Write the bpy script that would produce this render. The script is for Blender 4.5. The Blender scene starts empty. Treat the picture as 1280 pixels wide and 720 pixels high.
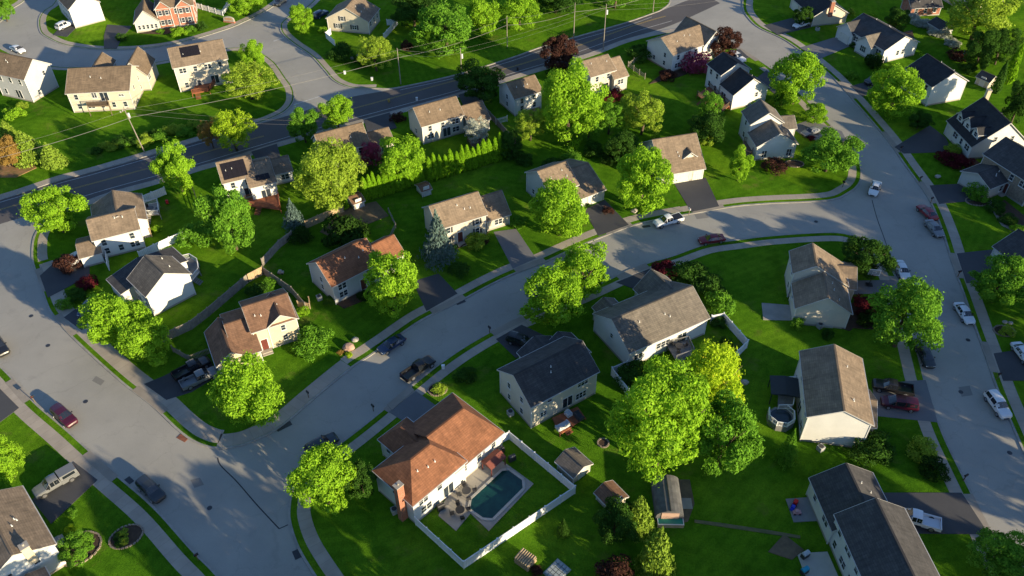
import bpy, bmesh, math, random
from mathutils import Vector, Matrix
from mathutils.geometry import tessellate_polygon
random.seed(7)
S = bpy.context.scene
C = S.collection
R = math.radians
# ---------------------------------------------------------------- camera, sky, sun, exposure
F_PX, PITCH, ROLL, CAMH = 1043.1855, 0.732547979672088, -0.009709549986484576, 93.155
fw = Vector((0, math.cos(PITCH), -math.sin(PITCH)))
r0 = Vector((1, 0, 0)); u0 = r0.cross(fw)
rt = r0*math.cos(ROLL)+u0*math.sin(ROLL); up = -r0*math.sin(ROLL)+u0*math.cos(ROLL)
cam = bpy.data.cameras.new('camera'); camo = bpy.data.objects.new('camera', cam); C.objects.link(camo)
cam.sensor_width = 36; cam.lens = F_PX/1280*36; cam.clip_end = 6000; cam.clip_start = 1
camo.matrix_world = Matrix.Translation((0, 0, CAMH)) @ Matrix((rt, up, -fw)).transposed().to_4x4()
S.camera = camo
SUN_EL, SUN_AZ = R(13.6), R(-37.5)          # azimuth of the sun, counterclockwise from +x
sd = Vector((math.cos(SUN_EL)*math.cos(SUN_AZ), math.cos(SUN_EL)*math.sin(SUN_AZ), math.sin(SUN_EL)))
w = bpy.data.worlds.new('World'); S.world = w; w.use_nodes = True
nt = w.node_tree
sky = nt.nodes.new('ShaderNodeTexSky'); sky.sky_type = 'NISHITA'; sky.sun_disc = False
sky.sun_elevation = SUN_EL; sky.sun_rotation = math.pi/2-SUN_AZ
sky.ozone_density = 3.0; sky.dust_density = 0.4; sky.air_density = 1.2
cool = nt.nodes.new('ShaderNodeMix'); cool.data_type = 'RGBA'; cool.blend_type = 'MULTIPLY'; cool.inputs[0].default_value = 1; cool.inputs[7].default_value = (.92, .98, 1.16, 1)   # clear blue evening sky
nt.links.new(sky.outputs[0], cool.inputs[6]); nt.links.new(cool.outputs[2], nt.nodes['Background'].inputs[0]); nt.nodes['Background'].inputs[1].default_value = 0.09
sl = bpy.data.lights.new('sun', 'SUN'); slo = bpy.data.objects.new('sun', sl); C.objects.link(slo)
sl.energy = 5.0; sl.angle = R(0.6); sl.color = (1, 0.83, 0.54)
slo.rotation_euler = sd.to_track_quat('Z', 'Y').to_euler(); slo.location = (60, 0, 120)
S.view_settings.view_transform = 'Standard'; S.view_settings.look = 'None'
S.view_settings.exposure = 1.2; S.view_settings.gamma = 1
S.render.engine = 'CYCLES'

# ---------------------------------------------------------------- helpers
def P(x, y, z=0.0):
    """photo pixel -> point of the place at height z"""
    d = fw*F_PX + rt*(x-640) + up*(360-y)
    t = (z-CAMH)/d.z
    return Vector((0, 0, CAMH))+d*t
def G(p, z=0.1): return P(p[0], p[1], z)
def mesh(name, vs, fs, mats=(), mi=None, smooth=False):
    me = bpy.data.meshes.new(name); me.from_pydata([tuple(v) for v in vs], [], fs)
    for m in mats: me.materials.append(m)
    if mi: me.polygons.foreach_set('material_index', mi)
    if smooth: me.polygons.foreach_set('use_smooth', [True]*len(me.polygons))
    me.update(); return me
class MB:
    def __init__(s): s.v = []; s.f = []; s.m = []
    def add(s, vs, fs, m=0):
        n = len(s.v); s.v += [tuple(v) for v in vs]; s.f += [tuple(i+n for i in f) for f in fs]; s.m += [m]*len(fs)
    def box(s, x0, x1, y0, y1, z0, z1, M=None, m=0):
        vs = [Vector((x, y, z)) for z in (z0, z1) for y in (y0, y1) for x in (x0, x1)]
        if M: vs = [M @ v for v in vs]
        s.add(vs, [(0, 2, 3, 1), (4, 5, 7, 6), (0, 1, 5, 4), (2, 6, 7, 3), (0, 4, 6, 2), (1, 3, 7, 5)], m)
    def bar(s, a, b, w, h=None, m=0):
        a = Vector(a); b = Vector(b); h = h or w; d = b-a; L = d.length
        if L < 1e-6: return
        q = d.to_track_quat('X', 'Z').to_matrix().to_4x4(); M = Matrix.Translation(a) @ q
        s.box(0, L, -w/2, w/2, -h/2, h/2, M, m)
    def cyl(s, a, b, r1, r2=None, n=8, m=0, caps=True):
        a = Vector(a); b = Vector(b); r2 = r1 if r2 is None else r2
        q = (b-a).to_track_quat('Z', 'Y').to_matrix()
        vs = []
        for c, r in ((a, r1), (b, r2)):
            for i in range(n):
                t = 2*math.pi*i/n; vs.append(c+q @ Vector((r*math.cos(t), r*math.sin(t), 0)))
        fs = [(i, (i+1) % n, n+(i+1) % n, n+i) for i in range(n)]
        if caps: fs += [tuple(range(n-1, -1, -1)), tuple(range(n, 2*n))]
        s.add(vs, fs, m)
    def poly(s, pts, z0, z1, m=0):
        pts = [Vector((p[0], p[1], 0)) for p in pts]
        ar = sum(pts[i].x*pts[(i+1) % len(pts)].y-pts[(i+1) % len(pts)].x*pts[i].y for i in range(len(pts)))
        if ar < 0: pts = pts[::-1]
        n = len(pts); tri = tessellate_polygon([pts])
        vs = [(p.x, p.y, z1) for p in pts]+[(p.x, p.y, z0) for p in pts]
        fs = []
        for t in tri:
            a, b, c = t; nz = (pts[b]-pts[a]).cross(pts[c]-pts[a]).z
            fs.append((a, b, c) if nz > 0 else (c, b, a))
        if z1 > z0: fs += [(i+n, (i+1) % n+n, (i+1) % n, i) for i in range(n)]
        s.add(vs, fs, m)
    def build(s, name, mats, parent=None, smooth=False, link=True):
        if not isinstance(mats, (list, tuple)): mats = [mats]
        me = mesh(name, s.v, s.f, mats, s.m, smooth)
        o = bpy.data.objects.new(name, me)
        if link: C.objects.link(o)
        if parent: o.parent = parent
        return o
def tag(o, label=None, cat=None, group=None, kind=None):
    if label: o['label'] = label
    if cat: o['category'] = cat
    if group: o['group'] = group
    if kind: o['kind'] = kind
    return o
def empty(name, loc=(0, 0, 0), rz=0, label=None, cat=None, group=None):
    o = bpy.data.objects.new(name, None); C.objects.link(o); o.location = loc; o.rotation_euler = (0, 0, rz)
    o.empty_display_size = 0.3
    return tag(o, label, cat, group)
def link_mesh(name, me, parent=None, loc=(0, 0, 0), rz=0, sc=1, mat=None):
    o = bpy.data.objects.new(name, me); C.objects.link(o); o.parent = parent; o.location = loc; o.rotation_euler = (0, 0, rz)
    o.scale = (sc, sc, sc) if not hasattr(sc, '__len__') else sc
    if mat:
        o.material_slots[0].link = 'OBJECT'; o.material_slots[0].material = mat
    return o
def smooth_line(pts, n=8, closed=False):
    pts = [Vector((p[0], p[1], 0)) for p in pts]; out = []
    N = len(pts); rng = range(N) if closed else range(N-1)
    for i in rng:
        g = lambda k: pts[k % N] if closed else pts[max(0, min(N-1, k))]
        p0, p1, p2, p3 = g(i-1), g(i), g(i+1), g(i+2)
        for k in range(n):
            t = k/n
            out.append(0.5*((2*p1)+(p2-p0)*t+(2*p0-5*p1+4*p2-p3)*t*t+(3*p1-p0-3*p2+p3)*t**3))
    if not closed: out.append(pts[-1])
    return out
def offset(line, d, closed=False):
    out = []; N = len(line)
    for i, p in enumerate(line):
        a = line[(i-1) % N] if closed else line[max(0, i-1)]; b = line[(i+1) % N] if closed else line[min(N-1, i+1)]
        t = (b-a); t.z = 0
        if t.length < 1e-9: t = Vector((1, 0, 0))
        t.normalize(); out.append(p+Vector((-t.y, t.x, 0))*d)
    return out

# ---------------------------------------------------------------- materials
MATS = {}
def nodes(name):
    m = bpy.data.materials.new(name); m.use_nodes = True; t = m.node_tree
    return m, t, t.nodes['Principled BSDF']
def N(t, k, **kw):
    n = t.nodes.new(k)
    for a, b in kw.items():
        if a.startswith('i_'): n.inputs[a[2:]].default_value = b
        elif a[0] == 'I': n.inputs[int(a[1:])].default_value = b
        else: setattr(n, a, b)
    return n
def rough_mat(name, col, col2=None, scale=1.0, rough=0.85, detail=6, bump=0.0, bscale=None, spec=0.3, metal=0, obj=True, lo=.35, hi=.65, extra=None):
    if name in MATS: return MATS[name]
    m, t, b = nodes(name)
    b.inputs['Roughness'].default_value = rough; b.inputs['Specular IOR Level'].default_value = spec; b.inputs['Metallic'].default_value = metal
    col2 = col2 or tuple(c*0.75 for c in col)
    tc = N(t, 'ShaderNodeTexCoord'); out = tc.outputs['Object']
    nz = N(t, 'ShaderNodeTexNoise', i_Scale=scale, i_Detail=detail); nz.inputs['Roughness'].default_value = .65
    t.links.new(out, nz.inputs['Vector'])
    cr = N(t, 'ShaderNodeValToRGB'); cr.color_ramp.elements[0].position = lo; cr.color_ramp.elements[1].position = hi
    cr.color_ramp.elements[0].color = (*col2, 1); cr.color_ramp.elements[1].color = (*col, 1)
    t.links.new(nz.outputs['Fac'], cr.inputs[0]); last = cr.outputs[0]
    if extra: last = extra(t, tc, last)
    t.links.new(last, b.inputs['Base Color'])
    if bump:
        n2 = N(t, 'ShaderNodeTexNoise', i_Scale=bscale or scale*8, i_Detail=4); t.links.new(out, n2.inputs['Vector'])
        bp = N(t, 'ShaderNodeBump', i_Strength=bump, i_Distance=0.05); t.links.new(n2.outputs['Fac'], bp.inputs['Height']); t.links.new(bp.outputs[0], b.inputs['Normal'])
    MATS[name] = m; return m
def mul(t, a, b_, fac=1.0, kind='MULTIPLY'):
    mx = N(t, 'ShaderNodeMix', data_type='RGBA', blend_type=kind); mx.inputs[0].default_value = fac
    t.links.new(a, mx.inputs[6])
    if hasattr(b_, 'is_linked'): t.links.new(b_, mx.inputs[7])
    else: mx.inputs[7].default_value = (*b_, 1)
    return mx.outputs[2]
def ramp(t, src, stops):
    cr = N(t, 'ShaderNodeValToRGB'); e = cr.color_ramp.elements
    while len(e) < len(stops): e.new(0.5)
    for k, (p, c) in enumerate(stops): e[k].position = p; e[k].color = (*c, 1)
    t.links.new(src, cr.inputs[0]); return cr.outputs[0]
def grass_mat(name='lawn_grass'):
    if name in MATS: return MATS[name]
    m, t, b = nodes(name); b.inputs['Roughness'].default_value = 0.95; b.inputs['Specular IOR Level'].default_value = 0.0
    tc = N(t, 'ShaderNodeTexCoord'); o = tc.outputs['Object']
    def nz(sc, d=5, rg=.6):
        n = N(t, 'ShaderNodeTexNoise', i_Scale=sc, i_Detail=d, i_Roughness=rg); t.links.new(o, n.inputs['Vector']); return n.outputs['Fac']
    base = ramp(t, nz(.05, 4), [(.34, (.052, .140, .008)), (.5, (.080, .188, .010)), (.66, (.130, .245, .014))])
    med = ramp(t, nz(.45, 5), [(.3, (.66, .70, .7)), (.55, (1, 1, 1)), (.75, (1.12, 1.08, .95))])
    fine = ramp(t, nz(5.5, 5, .75), [(.3, (.62, .64, .6)), (.5, (1, 1, 1)), (.7, (1.3, 1.25, 1.1))])
    last = mul(t, mul(t, base, med), fine)
    # faint mowing stripes, different on every lot
    vo = N(t, 'ShaderNodeTexVoronoi', i_Scale=.035); t.links.new(o, vo.inputs['Vector'])
    ro = N(t, 'ShaderNodeVectorRotate', rotation_type='Z_AXIS'); t.links.new(o, ro.inputs['Vector'])
    an = N(t, 'ShaderNodeMath', operation='MULTIPLY', I1=5.0); sp = N(t, 'ShaderNodeSeparateColor'); t.links.new(vo.outputs['Color'], sp.inputs[0]); t.links.new(sp.outputs[0], an.inputs[0]); t.links.new(an.outputs[0], ro.inputs['Angle'])
    wv = N(t, 'ShaderNodeTexWave', i_Scale=.22, i_Distortion=1.2, i_Detail=2); t.links.new(ro.outputs[0], wv.inputs['Vector'])
    last = mul(t, last, ramp(t, wv.outputs['Fac'], [(.3, (.94, .95, .94)), (.7, (1.05, 1.04, 1.0))]))
    # each lot has its own green
    last = mul(t, last, ramp(t, sp.outputs[1], [(0, (.82, .88, .9)), (.5, (1, 1, 1)), (1, (1.22, 1.1, 1.0))]))
    # worn, yellowish patches
    wf = ramp(t, nz(.16, 6, .7), [(.57, (0, 0, 0)), (.68, (.6, .6, .6))])
    mx = N(t, 'ShaderNodeMix', data_type='RGBA'); t.links.new(wf, mx.inputs[0]); t.links.new(last, mx.inputs[6]); mx.inputs[7].default_value = (.13, .145, .03, 1)
    t.links.new(mx.outputs[2], b.inputs['Base Color'])
    bp = N(t, 'ShaderNodeBump', i_Strength=.9, i_Distance=.14); t.links.new(nz(7, 4, .7), bp.inputs['Height']); t.links.new(bp.outputs[0], b.inputs['Normal'])
    MATS[name] = m; return m
def asphalt_mat(name, c1, c2, crack=True):
    if name in MATS: return MATS[name]
    m, t, b = nodes(name); b.inputs['Roughness'].default_value = 0.8; b.inputs['Specular IOR Level'].default_value = 0.35
    tc = N(t, 'ShaderNodeTexCoord'); o = tc.outputs['Object']
    n1 = N(t, 'ShaderNodeTexNoise', i_Scale=.09, i_Detail=7, i_Roughness=.62); t.links.new(o, n1.inputs['Vector'])
    n2 = N(t, 'ShaderNodeTexNoise', i_Scale=9, i_Detail=4, i_Roughness=.8); t.links.new(o, n2.inputs['Vector'])
    base = ramp(t, n1.outputs['Fac'], [(.35, c2), (.62, c1)])
    fine = ramp(t, n2.outputs['Fac'], [(.3, (.86, .86, .87)), (.7, (1.1, 1.1, 1.09))])
    last = mul(t, base, fine)
    if crack:
        n3 = N(t, 'ShaderNodeTexNoise', i_Scale=.7, i_Detail=5); t.links.new(o, n3.inputs['Vector'])
        ad = N(t, 'ShaderNodeMix', data_type='VECTOR', I0=.12) if False else None
        vo = N(t, 'ShaderNodeTexVoronoi', feature='DISTANCE_TO_EDGE', i_Scale=.11)
        mp = N(t, 'ShaderNodeVectorMath', operation='MULTIPLY_ADD'); t.links.new(n3.outputs['Color'], mp.inputs[0]); mp.inputs[1].default_value = (3, 3, 0); t.links.new(o, mp.inputs[2])
        t.links.new(mp.outputs[0], vo.inputs['Vector'])
        cf = ramp(t, vo.outputs['Distance'], [(.0, (.88, .88, .88)), (.009, (1, 1, 1))])
        last = mul(t, last, cf)
        n4 = N(t, 'ShaderNodeTexNoise', i_Scale=.35, i_Detail=3); t.links.new(o, n4.inputs['Vector'])
        st = ramp(t, n4.outputs['Fac'], [(.27, (.90, .90, .91)), (.36, (1, 1, 1))]); last = mul(t, last, st)
    t.links.new(last, b.inputs['Base Color'])
    bp = N(t, 'ShaderNodeBump', i_Strength=.25, i_Distance=.01); t.links.new(n2.outputs['Fac'], bp.inputs['Height']); t.links.new(bp.outputs[0], b.inputs['Normal'])
    MATS[name] = m; return m
def roof_mat(name, col):
    def ex(t, tc, last):
        br = N(t, 'ShaderNodeTexBrick', i_Scale=1.0); br.inputs['Brick Width'].default_value = .9; br.inputs['Row Height'].default_value = .28; br.inputs['Mortar Size'].default_value = .02
        br.inputs['Color1'].default_value = (.84, .84, .84, 1); br.inputs['Color2'].default_value = (1.12, 1.1, 1.08, 1); br.inputs['Mortar'].default_value = (.7, .7, .7, 1)
        t.links.new(tc.outputs['UV'], br.inputs['Vector'])
        last = mul(t, last, br.outputs['Color'])
        mp = N(t, 'ShaderNodeMapping'); mp.inputs['Scale'].default_value = (2.2, .25, 1); t.links.new(tc.outputs['UV'], mp.inputs[0])
        n2 = N(t, 'ShaderNodeTexNoise', i_Scale=1.4, i_Detail=4); t.links.new(mp.outputs[0], n2.inputs['Vector'])
        return mul(t, last, ramp(t, n2.outputs['Fac'], [(.3, (.82, .82, .83)), (.65, (1.1, 1.09, 1.07))]))
    return rough_mat(name, col, tuple(c*.72 for c in col), scale=.6, rough=.9, detail=8, bump=.3, bscale=6, spec=.2, extra=ex)
def siding_mat(name, col):
    def ex(t, tc, last):
        wv = N(t, 'ShaderNodeTexWave', bands_direction='Z', wave_profile='SAW', i_Scale=1.6); t.links.new(tc.outputs['Object'], wv.inputs['Vector'])
        return mul(t, last, ramp(t, wv.outputs['Fac'], [(0, (.80, .80, .82)), (.18, (1, 1, 1))]))
    return rough_mat(name, col, tuple(c*.9 for c in col), scale=.5, rough=.6, extra=ex)
def brick_mat(name, col, mortar=(.30, .24, .2)):
    if name in MATS: return MATS[name]
    m, t, b = nodes(name); b.inputs['Roughness'].default_value = .9
    tc = N(t, 'ShaderNodeTexCoord')
    br = N(t, 'ShaderNodeTexBrick', i_Scale=1.0); br.inputs['Brick Width'].default_value = .3; br.inputs['Row Height'].default_value = .1; br.inputs['Mortar Size'].default_value = .01
    br.inputs['Color1'].default_value = (*col, 1); br.inputs['Color2'].default_value = (*[c*.7 for c in col], 1); br.inputs['Mortar'].default_value = (*mortar, 1)
    mp = N(t, 'ShaderNodeMapping'); mp.inputs['Rotation'].default_value = (R(90), 0, 0)
    t.links.new(tc.outputs['Object'], mp.inputs[0]); t.links.new(mp.outputs[0], br.inputs['Vector']); t.links.new(br.outputs['Color'], b.inputs['Base Color'])
    MATS[name] = m; return m
def plain(name, col, rough=.6, metal=0, spec=.4, var=.12):
    return rough_mat(name, col, tuple(c*(1-var) for c in col), scale=1.2, rough=rough, metal=metal, spec=spec)
def leaf_mat(name, dark, lit, tip=None, trans=.35, tipfrac=.0):
    if name in MATS: return MATS[name]
    m = bpy.data.materials.new(name); m.use_nodes = True; t = m.node_tree; t.nodes.clear()
    out = N(t, 'ShaderNodeOutputMaterial'); geo = N(t, 'ShaderNodeNewGeometry'); tc = N(t, 'ShaderNodeTexCoord'); oi = N(t, 'ShaderNodeObjectInfo')
    nz = N(t, 'ShaderNodeTexNoise', i_Scale=3.2, i_Detail=3); t.links.new(tc.outputs['Object'], nz.inputs['Vector'])
    ad = N(t, 'ShaderNodeMath', operation='MULTIPLY_ADD', I1=.45); t.links.new(geo.outputs['Random Per Island'], ad.inputs[0])
    m2 = N(t, 'ShaderNodeMath', operation='MULTIPLY_ADD', I1=1.5, I2=-.48); t.links.new(nz.outputs['Fac'], m2.inputs[0]); t.links.new(m2.outputs[0], ad.inputs[2])
    stops = [(.05, dark), (.75, lit)]
    if tip: stops = [(.05, dark), (.5, lit), (1-tipfrac, lit), (1.0, tip)]
    c = ramp(t, ad.outputs[0], stops)
    df = N(t, 'ShaderNodeBsdfDiffuse'); tr = N(t, 'ShaderNodeBsdfTranslucent'); mx = N(t, 'ShaderNodeMixShader', I0=trans)
    t.links.new(c, df.inputs[0]); t.links.new(c, tr.inputs[0]); t.links.new(df.outputs[0], mx.inputs[1]); t.links.new(tr.outputs[0], mx.inputs[2])
    t.links.new(mx.outputs[0], out.inputs[0]); MATS[name] = m; return m
GR = grass_mat()
ASPH = asphalt_mat('street_asphalt', (.315, .298, .262), (.262, .25, .222))
ASPHM = asphalt_mat('main_road_asphalt', (.098, .088, .086), (.078, .071, .070))
DRV = asphalt_mat('dark_driveway_asphalt', (.062, .062, .066), (.045, .045, .05), False)
DRVG = asphalt_mat('grey_driveway_asphalt', (.15, .15, .155), (.12, .12, .125), False)
CONC = rough_mat('concrete', (.34, .31, .27), (.25, .23, .2), scale=.4, bump=.2, bscale=4)
def walk_extra(t, tc, last):
    br = N(t, 'ShaderNodeTexBrick', i_Scale=1.0, offset=0.0); br.inputs['Brick Width'].default_value = 1.5; br.inputs['Row Height'].default_value = 8; br.inputs['Mortar Size'].default_value = .03
    br.inputs['Color1'].default_value = (.93, .93, .93, 1); br.inputs['Color2'].default_value = (1.06, 1.05, 1.04, 1); br.inputs['Mortar'].default_value = (.78, .78, .78, 1)
    t.links.new(tc.outputs['UV'], br.inputs['Vector']); return mul(t, last, br.outputs['Color'])
WALK = rough_mat('sidewalk_concrete', (.36, .315, .26), (.29, .25, .205), scale=.3, bump=.2, bscale=4, extra=walk_extra)
KERB = rough_mat('kerb_concrete', (.33, .31, .28), (.22, .21, .19), scale=.7)
MULCH = rough_mat('bark_mulch', (.075, .045, .028), (.04, .025, .016), scale=2, bump=.6)
DIRT = rough_mat('bare_soil', (.16, .115, .07), (.1, .075, .05), scale=1)
WHITE = plain('white_vinyl', (.72, .73, .74), .5)
TRIM = plain('white_trim', (.62, .62, .61), .5)
GUT = plain('gutter_trim', (.46, .45, .43), .5)
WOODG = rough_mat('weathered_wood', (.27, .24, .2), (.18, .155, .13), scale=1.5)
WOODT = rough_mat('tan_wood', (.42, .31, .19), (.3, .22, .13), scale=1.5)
WOODR = rough_mat('redwood_stain', (.30, .105, .05), (.2, .07, .035), scale=1.5)
WOODB = rough_mat('brown_deck_wood', (.17, .12, .08), (.11, .08, .055), scale=1.5)
GREYD = rough_mat('grey_deck_wood', (.21, .21, .21), (.14, .14, .145), scale=1.5)
BLACK = plain('black_paint', (.015, .015, .017), .4)
DARKM = plain('dark_metal', (.06, .06, .065), .4, .5)
TYRE = plain('tyre_rubber', (.02, .02, .02), .8)
RIM = plain('alloy_rim', (.4, .4, .42), .3, .8)
GLASS = rough_mat('window_glass', (.028, .04, .055), (.02, .028, .04), scale=.8, rough=.12, spec=.7)
CGLASS = rough_mat('car_glass', (.012, .016, .022), (.01, .012, .018), scale=.8, rough=.08, spec=.8)
BARK = rough_mat('bark', (.12, .085, .06), (.07, .05, .035), scale=3, bump=.6)
YEL = plain('yellow_paint', (.42, .29, .07), .7)
WLINE = rough_mat('white_road_paint', (.5, .5, .48), (.32, .32, .31), scale=2)
PCB = plain('solar_cell', (.014, .012, .014), .25)
PIPE = plain('pale_vent_pipe', (.6, .6, .58), .5)
SHUT = plain('dark_shutter', (.055, .06, .07), .6)
REDBR = brick_mat('red_brick', (.36, .105, .05))
STONE = rough_mat('tan_stone', (.30, .24, .18), (.18, .14, .11), scale=3, bump=.5)
LIGHTM = plain('lamp_lens', (.7, .7, .68), .2)
REDL = plain('tail_lamp', (.25, .01, .01), .3)

# ---------------------------------------------------------------- the ground, streets, blocks
def struct(o): o['kind'] = 'structure'; return o
g = MB(); g.add([(-3000, -3000, -.06), (3000, -3000, -.06), (3000, 3000, -.06), (-3000, 3000, -.06)], [(0, 1, 2, 3)])
struct(g.build('ground', GR))
g = MB(); g.poly([(-260, 10), (230, 10), (230, 360), (-260, 360)], 0, 0); struct(g.build('street', ASPH))
def gp(l, z=0.): return [P(x, y, z) for x, y in l]
KZ = .11
# kerb lines traced along the street edges; the lawn lies on the side named
mainS = [(20, 274), (55, 262), (100, 252.5), (140, 240), (195, 225), (250, 208), (283, 199), (347, 178.5), (436, 154), (510, 134), (570, 117.5), (640, 95), (680, 83), (735, 67), (780, 50), (820, 40), (850, 36), (880, 39), (905, 48), (925, 60)]
blk1 = [(41, 330), (40, 312), (42, 298), (47, 288), (56, 278), (68, 268), (100, 254.5), (140, 240), (195, 225), (250, 208), (283, 199), (347, 178.5), (436, 154), (510, 134), (570, 117.5), (640, 95), (680, 83), (735, 67), (780, 50), (820, 40), (850, 36), (880, 39), (905, 48), (925, 60), (960, 83), (975, 95), (1005, 122), (1035, 153), (1060, 178), (1072, 196), (1077, 214), (1074, 230), (1060, 242), (1035, 251), (960, 255), (915, 259), (857, 269), (800, 280), (752, 297), (714, 313), (677, 330), (640, 344), (607, 360), (570, 380), (527, 401), (485, 430), (460, 447), (440, 460), (395, 497), (365, 523), (345, 538), (326, 547.5), (301, 557.5), (270, 561), (245, 554), (223, 539), (190, 508), (150, 477), (95, 427), (72, 402), (60, 385), (50, 356)]
blk2 = [(420, 760), (392, 719), (372, 685), (362, 655), (361, 635), (366, 612), (385, 588), (415, 562), (445, 539), (475, 515), (495, 498), (520, 478), (545, 458), (575, 437), (607, 418), (640, 401), (680, 384), (720, 368), (755, 352), (800, 332), (840, 320), (880, 306), (920, 300), (966, 294.5), (1035, 290.5), (1065, 294.5), (1090, 306), (1108, 325), (1122, 352), (1138, 405), (1151, 455), (1158, 482), (1178, 540), (1204, 595), (1242, 671), (1290, 770)]
blk2s = blk2
blk3 = [(1330, 680), (1290, 590), (1268, 540), (1247, 490), (1230, 442), (1215, 400), (1203, 365), (1190, 330), (1177, 288), (1160, 248), (1132, 208), (1107, 173), (1065, 124), (1035, 92), (985, 53), (950, 36), (936, 24), (928, 10), (930, -12)]
blk4 = [(834, -14), (838, 2), (828, 12), (815, 17.5), (775, 31), (687, 56), (640, 72.5), (570, 94), (497, 110), (470, 111), (440, 110.5), (418, 102), (405, 88), (389, 70.6), (368, 56), (356, 46), (350.5, 38), (351, 29), (362, 20), (381, 10), (396, -4)]
blk5 = [(-30, 259), (0, 250), (23, 243), (75, 225.5), (109, 217), (156, 203.5), (250, 176), (320, 155.5), (345, 146), (360, 137), (368, 125), (366.5, 110), (357.5, 96.5), (344, 78), (326, 65.5), (311, 60.5), (287, 60), (240, 69), (187, 79), (140, 83), (100, 84), (70, 83), (40, 78), (5, 63), (-30, 44)]
blk6 = [(76, -14), (66, 5), (54, 14), (48, 25), (50, 40), (60, 48), (82, 57), (125, 62.5), (175, 61.5), (225, 54), (280, 38), (306, 27.5), (332, 14.5), (352, 0), (365, -14)]
blk7 = [(-30, 46), (0, 28), (15, 12), (30, 2), (42, -12)]
blk8 = [(-40, 425), (0, 457), (20, 477), (45, 504), (87, 540), (140, 588), (192, 633), (240, 686), (272, 719), (300, 760)]
def lawn_block(pts, closing, verge, walk, closed=False, walkrange=None, side=1, name='lawn'):
    """raised lawn with a kerb; verge strip and sidewalk run parallel to the kerb"""
    line = smooth_line([P(x, y, 0) for x, y in pts], 6, closed)
    full = line+[Vector((a, b, 0)) for a, b in closing]
    m = MB(); m.poly([(p.x, p.y) for p in full], 0, .10); struct(m.build(name, GR))
    def ribbon(nm, a, b, z, mat, rng=None, thick=0.0):
        ln = line
        if rng: i0, i1 = rng; ln = line[int(i0*6):int(i1*6)+1]
        cl = closed and not rng
        A = offset(ln, a*side, cl); B = offset(ln, b*side, cl)
        vs = [(p.x, p.y, z) for p in A]+[(p.x, p.y, z) for p in B]+[(p.x, p.y, z-thick) for p in A]+[(p.x, p.y, z-thick) for p in B]
        n = len(A); fs = []; dist = [0.]
        for i in range(1, n): dist.append(dist[-1]+(ln[i]-ln[i-1]).length)
        rngi = range(n if cl else n-1)
        for i in rngi:
            j = (i+1) % n
            fs.append((i, j, n+j, n+i) if side > 0 else (i, n+i, n+j, j))
            if thick: fs += [(i, 2*n+i, 2*n+j, j), (n+i, n+j, 3*n+j, 3*n+i)]
        me = mesh(nm, vs, fs, [mat]); uv = me.uv_layers.new(name='UVMap')
        for lp in me.loops:
            k = lp.vertex_index % n; uv.data[lp.index].uv = (dist[k], 0.5+(a if (lp.vertex_index//n) % 2 == 0 else b)*.1)
        o = bpy.data.objects.new(nm, me); C.objects.link(o); return struct(o)
    ribbon('kerb', -.05, .26, KZ+.012, KERB, None, KZ+.012)
    if walk:
        for rg in (walkrange or [None]):
            v = verge
            wdt = walk
            if rg and len(rg) == 4: v, wdt = rg[2], rg[3]; rg = rg[:2]
            ribbon('sidewalk', v, v+wdt, .116, WALK, rg, .02)
    return line
L1 = lawn_block(blk1, [], 0.27, 1.7, True, [(0, 5, .9, 1.6), (5, 23, .27, 1.5), (24, 31, 1.0, 1.5), (31, 36, 1.0, 1.5), (36, 47, 1.1, 1.6), (47, 53, .3, 2.2), (53, 62, .9, 2.3)], side=-1)
L2 = lawn_block(blk2, [(70, 10), (-40, 10)], 1.1, 1.5, False, [(0, 5, 1.1, 1.7), (5, 25, 1.1, 1.5), (26, 35, 1.2, 1.7)], side=-1)
L3 = lawn_block(blk3, [(40, 330), (230, 330), (230, 10), (90, 10)], 1.0, 1.7, False, None, side=-1)
L4 = lawn_block(blk4, [(-50, 330), (30, 330)], .5, 1.3, False, [(9, 20, .55, 1.3)], side=-1)
L5 = lawn_block(blk5, [(-230, 250), (-230, 150)], .6, 1.3, False, [(0, 6, .3, 1.5), (7, 17, .55, 1.3), (17, 22, .5, 1.2)], side=1)
L6 = lawn_block(blk6, [(-60, 340), (-130, 340)], .5, 1.4, False, None, side=1)
L7 = lawn_block(blk7, [(-160, 300), (-250, 300), (-250, 230)], .5, 1.4, False, None, side=1)
L8 = lawn_block(blk8, [(-20, 12), (-250, 12), (-250, 120)], 1.1, 1.8, False, None, side=-1)
# the two-lane main road: darker asphalt with its lines
north = smooth_line([P(x, y) for x, y in [(-60, 268), (0, 250), (75, 226), (156, 204), (250, 176), (320, 156), (400, 133), (440, 121), (497, 110.6), (570, 94.6), (640, 73), (687, 56.5), (775, 31.5), (815, 18), (840, 8), (880, -8)]], 6)
south = smooth_line([P(x, y) for x, y in [(-60, 300), (20, 274), (100, 253), (195, 225), (283, 198.5), (347, 178), (436, 153.5), (510, 133.5), (570, 117), (640, 94.5), (680, 82.5), (735, 66.5), (780, 49.5), (820, 38), (850, 27), (900, 4)]], 6)
m = MB()
n_ = min(len(north), len(south))
def strip(m, A, B, z):
    k = len(m.v); n = len(A); m.add([(p.x, p.y, z) for p in A]+[(p.x, p.y, z) for p in B], [(i, i+1, n+i+1, n+i) for i in range(n-1)])
m.poly([(p.x, p.y) for p in north]+[(p.x, p.y) for p in south[::-1]], .004, .004); struct(m.build('main_road', ASPHM))
def marking(nm, pts, wd, mat, off=0, z=.012, dash=None):
    ln = smooth_line([P(x, y) for x, y in pts], 8); m = MB()
    strip(m, offset(ln, off-wd/2), offset(ln, off+wd/2), z)
    return struct(m.build(nm, mat))
cl1 = [(-30, 271), (0, 262), (91, 236), (192, 208.5), (300, 178), (330, 170)]
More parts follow.
